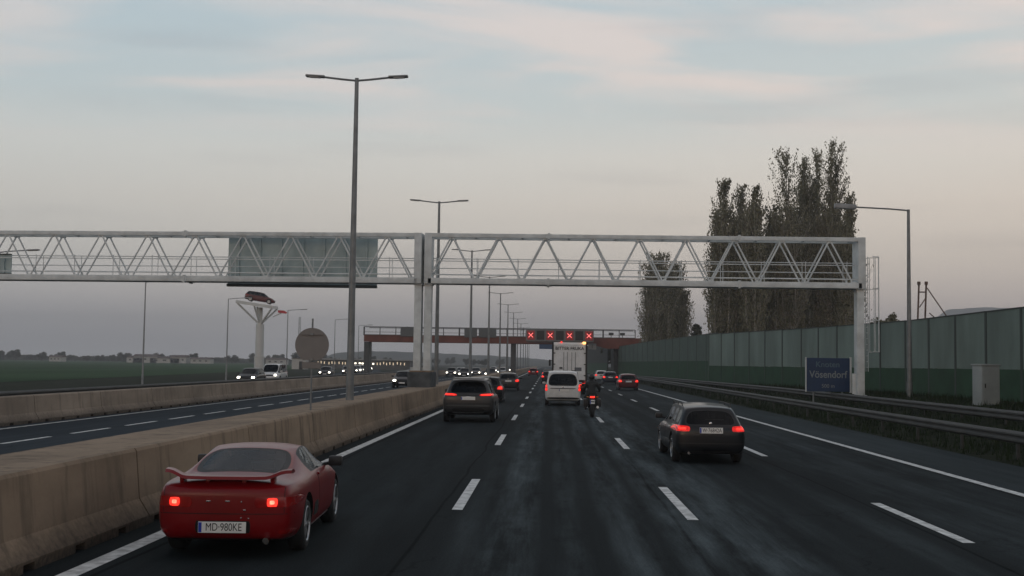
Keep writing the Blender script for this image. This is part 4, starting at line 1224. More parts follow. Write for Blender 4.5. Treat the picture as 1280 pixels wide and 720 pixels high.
b.tube(Q(1145, 366), Q(1154, 366), .05, n=6).tube(Q(1145, 385), Q(1154, 372), .04, n=6)
b.build('posts', mat('rust_steel', (.10, .06, .045), .8, var=.3), fr, True); b = MB().tube(Q(1155, 361), Q(1182, 402), .045, n=6).tube(Q(1157, 392), Q(1166, 400), .04, n=6); b.build('brace', MATS['rust_steel'], fr, True)
for px in (1145, 1154): MB().box(Q(px, 355), (.2, .2, .25)).build('post_cap', MATS['rust_steel'], fr)

# ------------------------------------------------------------------ red bridge
YB = 186.0
M_redst = mat('red_brown_girder', (.17, .062, .046), .65, var=.22, scale=.5, spec=.3)
M_bgrey = mat('dark_bridge_steel', (.060, .065, .068), .6, var=.2, scale=1)
x0 = P(454, 455, YB).x; x1 = P(793, 455, YB).x
gb = P(620, 429, YB).z; gt = P(620, 421, YB).z; rt = P(620, 410.5, YB).z
br = empty('road_bridge', ((x0 + x1) / 2, YB, 0)); tag(br, 'red brown girder bridge with dark railings crossing the motorway', 'bridge')
cx = (x0 + x1) / 2; wd = x1 - x0
MB().box((0, 0, (gb + gt) / 2), (wd, .5, gt - gb)).box((0, -.28, gt - .04), (wd, .14, .10)).box((0, -.28, gb + .04), (wd, .14, .10)).build('girder', M_redst, br)
MB().box((0, 2.6, gt + .02), (wd, 4.7, .22)).build('deck', M_bgrey, br)
MB().box((0, 5.2, (gb + gt) / 2), (wd, .5, gt - gb)).build('girder', M_redst, br)
MB().box((0, -.1, rt), (wd, .12, .12)).box((0, -.1, gt + .5), (wd, .05, .05)).box((0, 5.2, rt), (wd, .10, .10)).build('handrail', M_bgrey, br)
k = 0; xx = -wd / 2
while xx <= wd / 2 + .01:
    MB().box((xx, -.1, (gt + rt) / 2), (.22 if k % 3 == 0 else .12, .12, rt - gt)).build('railing_post', M_bgrey, br); xx += wd / 17; k += 1
for px in (456, 641): 
    MB().box((P(px, 455, YB).x - cx, 2.5, gb / 2 - .01), (.75, 3.4, gb - .02), bevel=.05).build('pier', M_bgrey, br)
# right ramp girder, deeper
xa = P(741, 455, YB).x - cx; xb = P(800, 455, YB).x - cx
MB().poly([(xa, -.4, P(745, 424, YB).z), (xa, -.4, P(745, 431.5, YB).z), (P(757, 455, YB).x - cx, -.4, P(757, 436, YB).z), (xb, -.4, P(795, 437, YB).z), (xb, -.4, P(795, 423, YB).z)], (0, -.25, 0)).build('haunch', M_redst, br)
# abutment on the right
MB().box((15.2 - cx, 5.6, 2.4), (10, 9, 4.8)).build('abutment', mat('dark_abutment', (.035, .04, .038), .9, var=.3), br)
for i, (pa, pb) in enumerate([(500, 517), (580, 596), (598, 620)]):
    xa, xb = P(pa, 455, YB).x, P(pb, 455, YB).x
    r_ = empty('bridge_sign', ((xa + xb) / 2, YB - .4, gt)); tag(r_, ['grey sign panel on the bridge railing left of the gantry posts', 'narrower grey sign panel on the bridge railing right of the gantry posts', 'wide grey sign panel in the middle of the bridge railing'][i], 'sign', 'sign panels on the bridge railing')
    MB().box((0, 0, (rt - gt) / 2 - .05), (xb - xa, .14, rt - gt + .2), bevel=.02).build('panel', mat('slate_panel', (.095, .105, .108), .6), r_)
    MB().box((0, .1, (rt - gt) / 2 - .05), (.12, .12, rt - gt + .3)).build('bracket', M_bgrey, r_)
# traffic cameras on right railing
for i, px in enumerate((763, 777)):
    r_ = empty('traffic_camera', (P(px, 455, YB).x, YB - .3, gt + .3)); tag(r_, ['left of two dark camera boxes on the bridge railing', 'right of two dark camera boxes on the bridge railing'][i], 'camera', 'camera boxes on the bridge')
    MB().box((0, 0, .35), (.75, .4, .42), bevel=.04).build('housing', M_bgrey, r_); MB().tube((0, 0, -.2), (0, 0, .2), .05).build('bracket', M_bgrey, r_)
# lane signal board
Y = 182.0; xa, xb = P(657, 455, Y).x, P(741.5, 455, Y).x; z0, z1 = P(699, 427, Y).z, P(699, 412, Y).z
sb = empty('lane_signal_board', ((xa + xb) / 2, Y, z0)); tag(sb, 'grey overhead board with four glowing red lane crosses above the truck', 'lane signal')
w = xb - xa; h = z1 - z0
MB().box((0, 0, h / 2), (w, .5, h), bevel=.03).build('frame', mat('signal_board_grey', (.16, .165, .165), .6, var=.1), sb)
MB().box((0, .35, -.12), (w * .98, .9, .12)).box((-w * .3, 1.8, h / 2), (.2, 3.2, .25)).box((w * .3, 1.8, h / 2), (.2, 3.2, .25)).build('bracket', M_bgrey, sb)
M_scr = mat('dark_display', (.008, .008, .009), .5); M_x = emit('red_cross_lit', (1.0, .16, .15), 1.7)
M_scrr = emit('red_halo_display', (.6, .02, .03), .16, base=(.03, .003, .004))
for k in range(7):
    xx = -w / 2 + w * (k + .5) / 7; lit = k % 2 == 0
    d = MB().box((xx, -.27, h / 2), (w / 7 * .80, .06, h * .76), bevel=.02).build('display', M_scrr if lit else M_scr, sb)
    if lit:
        b = MB()
        for s in (-1, 1): b.box((xx, -.315, h / 2), (.10, .02, .92), ry=R(45 * s))
        b.build('red_cross', M_x, d)
# distant blue sign and white sign under the board
for nm, px0, px1, py0, py1, Y, m, lab in (('direction_sign', 674, 692, 428, 436.5, 214, 'deep_blue_sheet', 'small far blue overhead sign left of the truck roof'), ('overhead_sign', 735, 745, 429.5, 437, 184, 'white_plate', 'tiny white sign hanging at the right end of the lane signal board')):
    a_ = P(px0, py0, Y); b_ = P(px1, py1, Y)
    r_ = empty(nm, ((a_.x + b_.x) / 2, Y, b_.z)); tag(r_, lab, 'sign')
    MB().box((0, 0, (a_.z - b_.z) / 2), (b_.x - a_.x, .12, a_.z - b_.z), bevel=.02).build('panel', mat('far_blue_sheet', (.03, .07, .15), .5) if 'blue' in lab else mat('far_white_sheet', (.25, .26, .26), .6), r_)
    if Y > 200:
        MB().box((0, .2, a_.z - b_.z + .2), (14, .25, .3)).box((-7, .2, (a_.z - 0) / 2 - b_.z), (.3, .3, a_.z)).box((7, .2, (a_.z) / 2 - b_.z), (.3, .3, a_.z)).build('support', M_bgrey, r_)
    else:
        MB().tube((0, .1, a_.z - b_.z), (0, .1, a_.z - b_.z + .8), .04).build('hanger', M_bgrey, r_)
        text_mesh('lettering', '1', .8, M_ink, r_, (0, -.07, (a_.z - b_.z) / 2), (R(90), 0, 0))

# ------------------------------------------------------------------ pylon with a car on top
Y = 165; p = P(322, 470, Y)
py_ = empty('advertising_pylon', (p.x, Y, -.05)); tag(py_, 'white column carrying a triangular platform with a raised car', 'pylon')
M_pw = mat('white_steel', (.56, .57, .56), .5, var=.06, scale=1)
hc = P(322, 405, Y).z + .05; ht = P(322, 384, Y).z + .05
MB().tube((0, 0, 0), (0, 0, hc * .36), .68, .68, n=24).tube((0, 0, hc * .36), (0, 0, hc), .58, .56, n=24).tube((0, 0, hc), (0, 0, ht), .30, n=20).build('column', M_pw, py_, True)
MB().tube((0, 0, hc * .36), (0, 0, hc * .36 + .15), .74, n=24).build('collar', M_pw, py_, True)
cor = [(-3.3, -.8, ht + .55), (2.2, -2.4, ht - .25), (1.7, 3.2, ht - .1)]
pl = MB().poly(cor, (0, 0, .42)); pl.build('platform', M_pw, py_)
for c in cor + [((cor[0][0] + cor[1][0]) / 2, (cor[0][1] + cor[1][1]) / 2, ht + .12), ((cor[0][0] + cor[2][0]) / 2, (cor[0][1] + cor[2][1]) / 2, ht + .1)]:
    MB().tube((0, 0, hc - .1), (c[0] * .93, c[1] * .93, c[2]), .13, n=8).build('strut', M_pw, py_, True)
# ------------------------------------------------------------------ cars
coupe = car('coupe', PR, M_glass_c, text='MD·980KE', name='parked')
place(coupe, -3.62, 13.12 + 2.1, R(2.5), 'red coupe with a rear wing and round red lit lamps beside the median wall', 'car', name='sports_coupe')
PKE = paint('glossy_black_paint', (0.006, 0.007, 0.009), coat=.45, spec=.3)
est = car('estate', PKE, text='W·76842A', name='estate_car')
place(est, 3.66, 27.2 + 2.24, R(.5), 'black estate car with lit red lamps and a white plate in the third lane', name='estate_car')
suv = car('suv', PG, name='suv')
place(suv, -2.92, 44.2 + 2.35, 0, 'dark grey suv braking in the left lane behind the median wall', name='sport_utility_vehicle')
van = car('van', PW, name='van')
place(van, .80, 63.6 + 2.4, 0, 'white people carrier with stacked red lamps behind the truck', 'van', name='minivan')
h1 = car('hatch', PK, name='hatchback')
place(h1, -3.38, 67.0 + 2.1, 0, 'dark hatchback with bright red lamp half hidden behind the grey suv', name='hatchback', group='hatchbacks driving away')
def hatch(x, y, m, label, sc=1.0):
    o = copy_tree(h1); place(o, x, y, 0, label, 'car', 'hatchbacks driving away'); repaint(o, m); return o
hatch(-3.2, 99, PG, 'dark small hatchback ahead of the hatchback and suv in the left lane')
hatch(-2.6, 215, PR, 'red car far ahead in the left lane below the bridge')
hatch(.15, 134, PK, 'dark car just left of the white people carrier roof')
hatch(.0, 182, PG, 'far dark car left of the truck below the blue sign')
hatch(6.95, 106, PD, 'dark red hatchback in the right lane, nearest of three in file')
hatch(7.05, 138, PB, 'dark blue hatchback in the middle of three in file in the right lane')
hatch(7.1, 162, PW, 'white hatchback farthest of three in file in the right lane')
# oncoming cars
on = car('hatch', PK, lit='head', name='oncoming_car')
place(on, -12.3, 103, math.pi, 'dark oncoming car with white headlight left of the concrete pier', name='oncoming_car', group='oncoming cars with headlights on')
def onc(x, y, m, label, src=on, rz=math.pi, z=0):
    o = copy_tree(src); place(o, x, y, rz, label, 'car', 'oncoming cars with headlights on'); o.location.z = z; repaint(o, m); return o
onc(-13.4, 119, PK, 'black oncoming car mostly hidden behind the concrete pier')
onc(-15.2, 190, PB, 'oncoming car leftmost of the far headlight cluster right of the pier')
onc(-15.0, 207, PW, 'white oncoming car with both headlights, in the far cluster')
onc(-11.9, 172, PK, 'dark oncoming car beside the white one in the far cluster')
onc(-11.9, 199, PG, 'grey oncoming car in the middle of the far cluster')
onc(-8.6, 180, PK, 'dark oncoming car next to the median in the far cluster')
onc(-8.6, 226, PSV, 'silver oncoming car, rightmost bright pair of headlights')
onc(-11.9, 262, PW, 'pale oncoming car at the back of the far cluster')
onc(-8.6, 292, PK, 'dark oncoming car farthest back beside the median')
# side road traffic
ang = math.pi + R(1.5)
onc(-25.8, 104, PK, 'dark car with headlights on the side road in front of the white pylon', z=.05)
vn = car('van', PW, lit='head', name='delivery_van'); place(vn, -26.6, 116, ang, 'white van with headlights on the side road below the pylon', 'van', name='delivery_van')
onc(-30.2, 163, PK, 'dark car with headlights on the side road behind the round sign post', rz=ang + R(3))
for i in range(7):
    y = 192 + i * 13.5; x = np.interp(y, [s[1] for s in sr], [s[0] for s in sr]) + .6
    onc(x, y, [PG, PK, PW, PSV][i % 4], 'small far car in the headlight queue on the side road', rz=ang + R(8))
# the raised car on the pylon
r1 = copy_tree(h1); r1.name = 'display_car'; repaint(r1, paint('dark_red_brown_paint', (.10, .02, .02)))
r1.location = (p.x - .1, Y - .3, ht + .60); r1.rotation_euler = (0, R(5), R(-80)); r1.rotation_euler = Euler((R(-8), 0, R(-82)))
tag(r1, 'dark red car displayed on top of the white pylon platform', 'car'); 
if 'group' in r1: del r1['group']
for c in children(r1):
    if c.name.startswith('taillight'):
        c.data = c.data.copy(); c.data.materials.clear(); c.data.materials.append(M_redlens)
sg = empty('small_sign', (P(352, 389, Y).x, Y - 1, P(352, 391, Y).z)); tag(sg, 'small bright red sign at the right tip of the pylon platform', 'sign')
MB().poly([(-.55, 0, .35), (.3, 0, .30), (.75, 0, .05), (.6, 0, -.12), (-.5, 0, 0)], (0, .25, 0)).build('panel', mat('bright_red_panel', (.5, .03, .04), .5), sg)
MB().tube((-1.3, .6, -.55), (0, .1, 0), .07, n=8).build('bracket', M_pw, sg)

# ------------------------------------------------------------------ truck
YT = 87.0; tk = empty('box_truck', (1.55, YT, 0)); tag(tk, 'white box truck with black lettering above its rear doors', 'truck')
M_tw = mat('truck_white', (.78, .78, .77), .55, var=.08, scale=1.2); M_tw2 = mat('truck_door_white', (.72, .72, .715), .55, var=.10, scale=1.6)
TH = 3.78; MB().box((0, 3.8, (TH + 1.05) / 2), (2.48, 7.4, TH - 1.05), bevel=.04).build('cargo_box', M_tw, tk)
for s in (-1, 1): MB().box((s * 1.22, .07, 2.4), (.12, .12, 2.75)).build('corner_post', M_black, tk)
for s in (-1, 1):
    d = MB().box((s * .575, .07, 2.33), (1.13, .06, 2.5), bevel=.012).build('door', M_tw2, tk)
    MB().tube((s * .16, .03, 1.1), (s * .16, .03, 3.08), .016, n=8).tube((s * .42, .03, 1.1), (s * .42, .03, 3.08), .016, n=8).box((s * .3, .0, 1.75), (.32, .04, .05)).build('lock_bar', M_rail, d)
    for z in (1.4, 2.2, 3.0): MB().box((s * 1.10, .02, z), (.14, .05, .07)).build('hinge', M_rail, d)
MB().box((0, .06, 3.62), (2.3, .07, .10)).build('header', M_tw, tk)
text_mesh('lettering', 'BITTER FRUKA', .32, mat('dark_grey_lettering', (.05, .05, .055), .6), tk, (0, .025, 3.34), (R(90), 0, 0), ext=.006, bold=.005, sx=1.0)
MB().box((-.62, .03, 1.93), (.22, .012, .14)).build('sticker', M_rail, tk)
MB().box((.62, .03, 1.85), (.50, .012, .26)).build('sticker', mat('sticker_grey', (.13, .14, .16), .5), tk)
MB().box((0, 4, .92), (2.1, 7.8, .22)).build('chassis', M_under, tk)
MB().box((0, .25, .55), (2.3, .12, .14), bevel=.02).build('bumper_bar', M_redst, tk)
MB().box((0, .15, .96), (2.4, .06, .13)).build('reflective_band', mat('red_band', (.45, .05, .05), .5), tk)
for s in (-1, 1):
    MB().box((s * .95, .12, .78), (.40, .10, .14), bevel=.02).build('taillight', M_redlit, tk)
    MB().box((s * .8, .9, .45), (.25, .02, .5)).build('mud_flap', M_black, tk)
MB().box((-.6, .0, 3.80), (.12, .08, .09), bevel=.02).build('marker_lamp', M_redlit, tk)
MB().box((1.05, .0, 3.76), (.22, .10, .14), bevel=.02).build('marker_lamp', M_amber, tk)
make_wheels(tk, (1.6, 6.6), 1.2, .48, .28)
MB().box((0, 8.6, 1.9), (2.35, 1.9, 2.5), bevel=.12).build('cab', M_tw, tk, True)
MB().box((0, 9.56, 2.4), (2.05, .05, .9), bevel=.02).build('windshield', M_glass_d, tk)
plate(tk, (0, .16, .75), None)
for s in (-1, 1): MB().box((s * 1.42, 8.9, 2.3), (.16, .1, .5), bevel=.03).tube((s * 1.15, 8.9, 2.5), (s * 1.4, 8.9, 2.5), .02).build('wing_mirror', M_black, tk)

# ------------------------------------------------------------------ motorcycle and rider
YM = 51.0; xm = P(739, 500, YM).x
mc = empty('motorcycle', (xm, YM, 0)); tag(mc, 'dark touring motorcycle with a red lit tail lamp between the lanes', 'motorcycle')
M_moto = paint('moto_black', (.012, .012, .014))
def mwheel(y, w, r):
    bm = bmesh.new(); n = 36; prof = [(-w * .35, r - .09), (-w / 2, r - .06), (-w * .3, r - .012), (0, r), (w * .3, r - .012), (w / 2, r - .06), (w * .35, r - .09)]; rg = []
    for i in range(n):
        a = 2 * math.pi * i / n; rg.append([bm.verts.new((x, math.cos(a) * q, math.sin(a) * q)) for x, q in prof])
    for i in range(n):
        for j in range(len(prof)): bm.faces.new((rg[i][j], rg[i][(j + 1) % 7], rg[(i + 1) % n][(j + 1) % 7], rg[(i + 1) % n][j]))
    bmesh.ops.recalc_face_normals(bm, faces=bm.faces)
    me = bpy.data.meshes.new('wheel'); bm.to_mesh(me); bm.free(); o = link('wheel', me, M_rubber, mc, True, ang=60); o.location = (0, y, r)
    b = MB().tube((-.05, 0, 0), (.05, 0, 0), .05, n=14)
    for k in range(6):
        a = k * math.pi / 3; b.box((0, math.cos(a) * r * .4, math.sin(a) * r * .4), (.03, r * .7, .035), rx=a)
    b.build('rim', M_rail, o)
mwheel(-.72, .19, .315); mwheel(.78, .13, .315)
b = MB(); b.box((0, .02, .52), (.34, .55, .36), bevel=.06); b.build('engine', M_under, mc, True)
b = MB(); b.box((0, .32, .86), (.34, .55, .26), rx=R(6), bevel=.10); b.build('fuel_tank', M_moto, mc, True)
b = MB(); b.box((0, -.22, .80), (.30, .72, .10), bevel=.045); b.build('seat', M_seat, mc, True)
b = MB(); b.box((0, -.70, .84), (.26, .46, .14), rx=R(10), bevel=.05); b.build('tail_fairing', M_moto, mc, True)
for s in (-1, 1):
    b = MB(); b.box((s * .27, -.62, .62), (.20, .50, .34), rx=R(4), bevel=.06); b.build('pannier', M_black, mc, True)
    MB().tube((s * .13, -.72, .315), (s * .11, .0, .42), .028, n=8).build('swing_arm', M_rail, mc, True)
    MB().tube((s * .10, .78, .315), (s * .11, .56, 1.02), .026, n=10).build('fork', M_rail, mc, True)
    MB().tube((s * .22, .34, 1.12), (s * .22 + s * .1, .32, 1.32), .008, n=6).box((s * .35, .32, 1.35), (.15, .03, .09), bevel=.02).build('wing_mirror', M_black, mc, True)
    MB().tube((s * .36, .25, 1.06), (s * .25, .28, 1.06), .018, n=8).build('grip', M_rubber, mc, True)
    MB().box((s * .20, -.98, .86), (.09, .05, .05), bevel=.015).build('indicator', mat('amber_lens', (.5, .16, .02), .3), mc)
MB().path([(-.36, .25, 1.06), (-.12, .40, 1.07), (.12, .40, 1.07), (.36, .25, 1.06)], .013).build('handlebar', M_black, mc, True)
MB().tube((.20, -.30, .36), (.22, -.90, .44), .05, .055, n=14).build('exhaust', M_rim, mc, True)
MB().box((0, .78, 1.05), (.42, .22, .32), rx=R(-25), bevel=.08).build('front_fairing', M_moto, mc, True)
MB().box((0, .72, 1.30), (.36, .02, .30), rx=R(28), bevel=.008).build('windscreen', M_glass_d, mc)
MB().box((0, -.945, .855), (.20, .05, .07), bevel=.02).build('taillight', M_redlit, mc)
MB().box((0, -.90, .54), (.16, .34, .03), rx=R(-55), bevel=.01).build('rear_fender', M_black, mc)
plate(mc, (0, -.985, .66), None, w=.20, h=.17)
# rider: one skinned body
def skinned(name, verts, edges, radii, root_i, m, parent=None, sub=2):
    me = bpy.data.meshes.new(name); me.from_pydata(verts, edges, [])
    o = bpy.data.objects.new(name, me); COL.objects.link(o)
    md = o.modifiers.new('skin', 'SKIN'); md.use_smooth_shade = True
    for i, r_ in enumerate(radii):
        v = me.skin_vertices[0].data[i]; v.radius = r_ if isinstance(r_, tuple) else (r_, r_); v.use_root = (i == root_i)
    s = o.modifiers.new('sub', 'SUBSURF'); s.levels = sub; s.render_levels = sub
    bpy.context.view_layer.update()
    r = bpy.data.meshes.new_from_object(o.evaluated_get(bpy.context.evaluated_depsgraph_get()))
    bpy.data.objects.remove(o)
    return link(name, r, m, parent, True, ang=180)
V = [(0, -.12, .92), (0, -.10, 1.08), (0, -.04, 1.25), (0, .04, 1.40), (0, .08, 1.50), (0, .12, 1.60),
     (-.19, .02, 1.40), (-.33, .08, 1.18), (-.34, .25, 1.085), (.19, .02, 1.40), (.33, .08, 1.18), (.34, .25, 1.085),
     (-.14, -.10, .90), (-.25, .30, .82), (-.24, .02, .42), (-.25, .16, .36), (.14, -.10, .90), (.25, .30, .82), (.24, .02, .42), (.25, .16, .36)]
E = [(0, 1), (1, 2), (2, 3), (3, 4), (4, 5), (3, 6), (6, 7), (7, 8), (3, 9), (9, 10), (10, 11), (0, 12), (12, 13), (13, 14), (14, 15), (0, 16), (16, 17), (17, 18), (18, 19)]
RD = [(.19, .15), (.17, .14), (.19, .14), (.20, .13), .08, .08, .10, .065, .045, .10, .065, .045, .12, .085, .06, .05, .12, .085, .06, .05]
body = skinned('person', V, E, RD, 0, mat('rider_black_textile', (.014, .017, .018), .8, var=.25, scale=8)); body.location = (xm, YM, 0)
tag(body, 'person in black riding gear and dark helmet riding the motorcycle', 'person')
MB().ball((0, .15, 1.68), .135, (.92, 1.08, 1.05), 24, 16).build('helmet', paint('helmet_black', (.01, .011, .012)), body, True, ang=180)
MB().box((0, .275, 1.68), (.20, .04, .10), bevel=.03).build('visor', M_glass_d, body)
for s in (-1, 1):
    g = MB(); g.box((s * .335, .27, 1.075), (.09, .10, .04), bevel=.018)
    for k in range(4): g.path([(s * (.305 + .022 * k), .31, 1.085), (s * (.305 + .022 * k), .335 - .006 * abs(k - 1.5), 1.06), (s * (.305 + .022 * k), .31, 1.038)], .0105, n=6)
    g.path([(s * .295, .25, 1.07), (s * .285, .285, 1.045), (s * .29, .305, 1.04)], .012, n=6)
    g.build('glove', M_black, body, True)
    MB().box((s * .25, .12, .345), (.10, .27, .10), bevel=.035).build('boot', M_black, body, True)

# ------------------------------------------------------------------ low building with lights on the left, mast, shed
Y = 345; xa, xb = P(384, 455, Y).x, P(512, 455, Y).x
lb = empty('commercial_building', ((xa + xb) / 2, Y, -.05)); tag(lb, 'long low building with pale roof edge and a row of lights', 'building')
w = xb - xa
MB().box((0, 6, 1.3), (w, 12, 2.6)).build('wall', mat('grey_shed_wall', (.10, .10, .10), .8, var=.2, scale=.5), lb)
MB().box((0, 5.6, 2.78), (w + 1, 13.4, .26)).build('roof', mat('pale_roof_edge', (.34, .34, .34), .7), lb)
M_lt = emit('warm_window_lit', (1.0, .78, .52), .8); M_lt2 = emit('bright_window_lit', (1.0, .9, .72), 2.4)
rnd = random.Random(9)
for k in range(26):
    xx = -w / 2 + w * (.10 + .88 * k / 26) + rnd.uniform(-.2, .2)
    bright = 9 <= k <= 16
    MB().box((xx, -.04, 1.75 + rnd.uniform(-.15, .15)), (.55 if bright else .22, .06, .45 if bright else .7)).build('lit_window', M_lt2 if bright and rnd.random() < .8 else M_lt, lb)
Y = 420; p = P(372, 455, Y); ms = empty('radio_mast', (p.x, Y, 0)); tag(ms, 'thin pale lattice mast beside the round sign', 'mast')
hm = P(372, 396, Y).z
b = MB()
for k in range(3):
    a = k * 2.094; b.tube((.6 * math.cos(a), .6 * math.sin(a), 0), (.3 * math.cos(a), .3 * math.sin(a), hm), .07, n=5)
b.build('legs', M_polelight, ms, True); b = MB()
for k in range(12):
    z = hm * k / 12; b.tube((.55, 0, z), (-.25, .45, z + hm / 12), .05, n=4).tube((-.25, .45, z), (.5, 0, z + hm / 12), .05, n=4)
b.build('lattice', M_polelight, ms)
p = P(372, 455, 300); sh = empty('utility_building', (p.x, 300, 0)); tag(sh, 'small pale flat roofed building behind the side road near the round sign', 'building')
MB().box((0, 2, 1.35), (3.4, 4, 2.7)).build('wall', M_hw, sh); MB().box((0, 2, 2.76), (3.8, 4.4, .14)).build('roof', M_roof, sh); MB().box((.6, -.03, 1.0), (.9, .06, 2.0)).build('door', M_ink, sh)

# grass tufts on the verge
def grass():
    rng = np.random.default_rng(2); n = 42000
    y = 10 + 120 * rng.uniform(0, 1, n) ** 1.5; x = rng.uniform(10.95, 18.7, n)
    clump = np.sin(x * 2.1 + np.sin(y * .7) * 2) * np.sin(y * 1.3 + x) + rng.normal(size=n) * .4
    keep = clump > -.3; x, y = x[keep], y[keep]; n = len(x)
    z = np.interp(x, [10.9, 11.4, 12.4, 13.6, 14.4, 15.2, 17, 19], [-.02, .0, .09, .27, .54, .80, .87, .91]) - .03
    hgt = rng.uniform(.08, .34, n); a = rng.uniform(0, 2 * np.pi, n); wv = rng.uniform(.012, .03, n)
    dx, dy = np.cos(a) * wv, np.sin(a) * wv; lx, ly = rng.normal(size=n) * .06, rng.normal(size=n) * .06
    q = np.stack([np.stack([x - dx, y - dy, z], 1), np.stack([x + dx, y + dy, z], 1), np.stack([x + lx, y + ly, z + hgt], 1)], 1).reshape(-1, 3)
    me = bpy.data.meshes.new('grass'); me.vertices.add(3 * n); me.vertices.foreach_set('co', q.astype(np.float32).ravel())
    me.loops.add(3 * n); me.loops.foreach_set('vertex_index', np.arange(3 * n, dtype=np.int32))
    me.polygons.add(n); me.polygons.foreach_set('loop_start', np.arange(0, 3 * n, 3, dtype=np.int32)); me.polygons.foreach_set('loop_total', np.full(n, 3, dtype=np.int32))
    me.update(); me.validate()
    o = link('grass', me, mat('verge_grass', (.022, .034, .016), .95, var=.4, scale=1.2, spec=.05)); tag(o, 'dark rough grass on the verge between the guard rails and wall', 'grass', kind='stuff')
grass()

# ------------------------------------------------------------------ world
W = bpy.data.worlds.new('World'); S.world = W; W.use_nodes = True
nt = W.node_tree; nt.nodes.clear(); N, L = nt.nodes, nt.links
out = N.new('ShaderNodeOutputWorld')
SUN_EL, SUN_ROT = R(3), R(200)
sky = N.new('ShaderNodeTexSky'); sky.sky_type = 'NISHITA'; sky.sun_disc = False; sky.sun_elevation = SUN_EL; sky.sun_rotation = SUN_ROT; sky.dust_density = 3
bg0 = N.new('ShaderNodeBackground'); bg0.inputs['Strength'].default_value = .05; L.new(sky.outputs['Color'], bg0.inputs['Color'])
tc = N.new('ShaderNodeTexCoord'); sp = N.new('ShaderNodeSeparateXYZ'); L.new(tc.outputs['Generated'], sp.inputs[0])
rp = N.new('ShaderNodeValToRGB'); el = rp.color_ramp.elements
stops = [(0.0, (.66, .62, .62)), (.02, (.66, .605, .595)), (.05, (.66, .59, .56)), (.085, (.66, .59, .54)), (.13, (.69, .615, .555)), (.17, (.68, .635, .585)), (.21, (.56, .585, .575)), (.30, (.46, .535, .565)), (.42, (.25, .33, .39)), (1.0, (.06, .095, .135))]
while len(el) < len(stops): el.new(.5)
for e, (p_, c) in zip(el, stops): e.position = p_; e.color = (*c, 1)
L.new(sp.outputs['Z'], rp.inputs['Fac'])
# clouds on a high plane: direction / height
def mth(op, a, b=None, c=None):
    r = N.new('ShaderNodeMath'); r.operation = op
    for i, v in enumerate((a, b, c)):
        if v is None: continue
        if isinstance(v, (int, float)): r.inputs[i].default_value = v
        else: L.new(v, r.inputs[i])
    return r.outputs[0]
zc_ = mth('MAXIMUM', mth('ADD', sp.outputs['Z'], .04), .02)
cx_ = mth('DIVIDE', sp.outputs['X'], zc_); cy_ = mth('DIVIDE', sp.outputs['Y'], zc_)
cv = N.new('ShaderNodeCombineXYZ'); L.new(cx_, cv.inputs[0]); L.new(cy_, cv.inputs[1])
mp = N.new('ShaderNodeMapping'); mp.inputs['Scale'].default_value = (.62, 1.25, 1); mp.inputs['Rotation'].default_value = (0, 0, R(-22)); mp.inputs['Location'].default_value = (1.2, 9.1, 0); L.new(cv.outputs[0], mp.inputs[0])
n1 = N.new('ShaderNodeTexNoise'); n1.inputs['Scale'].default_value = 1.35; n1.inputs['Detail'].default_value = 6; n1.inputs['Roughness'].default_value = .5; n1.inputs['Distortion'].default_value = .4; L.new(mp.outputs[0], n1.inputs['Vector'])
r1_ = N.new('ShaderNodeMapRange'); r1_.interpolation_type = 'SMOOTHSTEP'; r1_.inputs['From Min'].default_value = .43; r1_.inputs['From Max'].default_value = .64; r1_.inputs['To Max'].default_value = .9; L.new(n1.outputs['Fac'], r1_.inputs['Value'])
hf = N.new('ShaderNodeMapRange'); hf.inputs['From Min'].default_value = .16; hf.inputs['From Max'].default_value = .22; L.new(sp.outputs['Z'], hf.inputs['Value'])
fac = mth('MULTIPLY', r1_.outputs['Result'], hf.outputs['Result'])
mx = N.new('ShaderNodeMixRGB'); mx.inputs[2].default_value = (.74, .635, .585, 1); L.new(fac, mx.inputs[0]); L.new(rp.outputs['Color'], mx.inputs[1])
# thin grey streaks lower down
mp2 = N.new('ShaderNodeMapping'); mp2.inputs['Scale'].default_value = (3.0, 3.0, 34); L.new(tc.outputs['Generated'], mp2.inputs[0])
n2 = N.new('ShaderNodeTexNoise'); n2.inputs['Scale'].default_value = 1.0; n2.inputs['Detail'].default_value = 5; L.new(mp2.outputs[0], n2.inputs['Vector'])
r2_ = N.new('ShaderNodeMapRange'); r2_.interpolation_type = 'SMOOTHSTEP'; r2_.inputs['From Min'].default_value = .52; r2_.inputs['From Max'].default_value = .72; r2_.inputs['To Max'].default_value = .35; L.new(n2.outputs['Fac'], r2_.inputs['Value'])
m2 = N.new('ShaderNodeMixRGB'); m2.blend_type = 'MULTIPLY'; m2.inputs[2].default_value = (.72, .72, .76, 1); L.new(r2_.outputs['Result'], m2.inputs[0]); L.new(mx.outputs[0], m2.inputs[1])
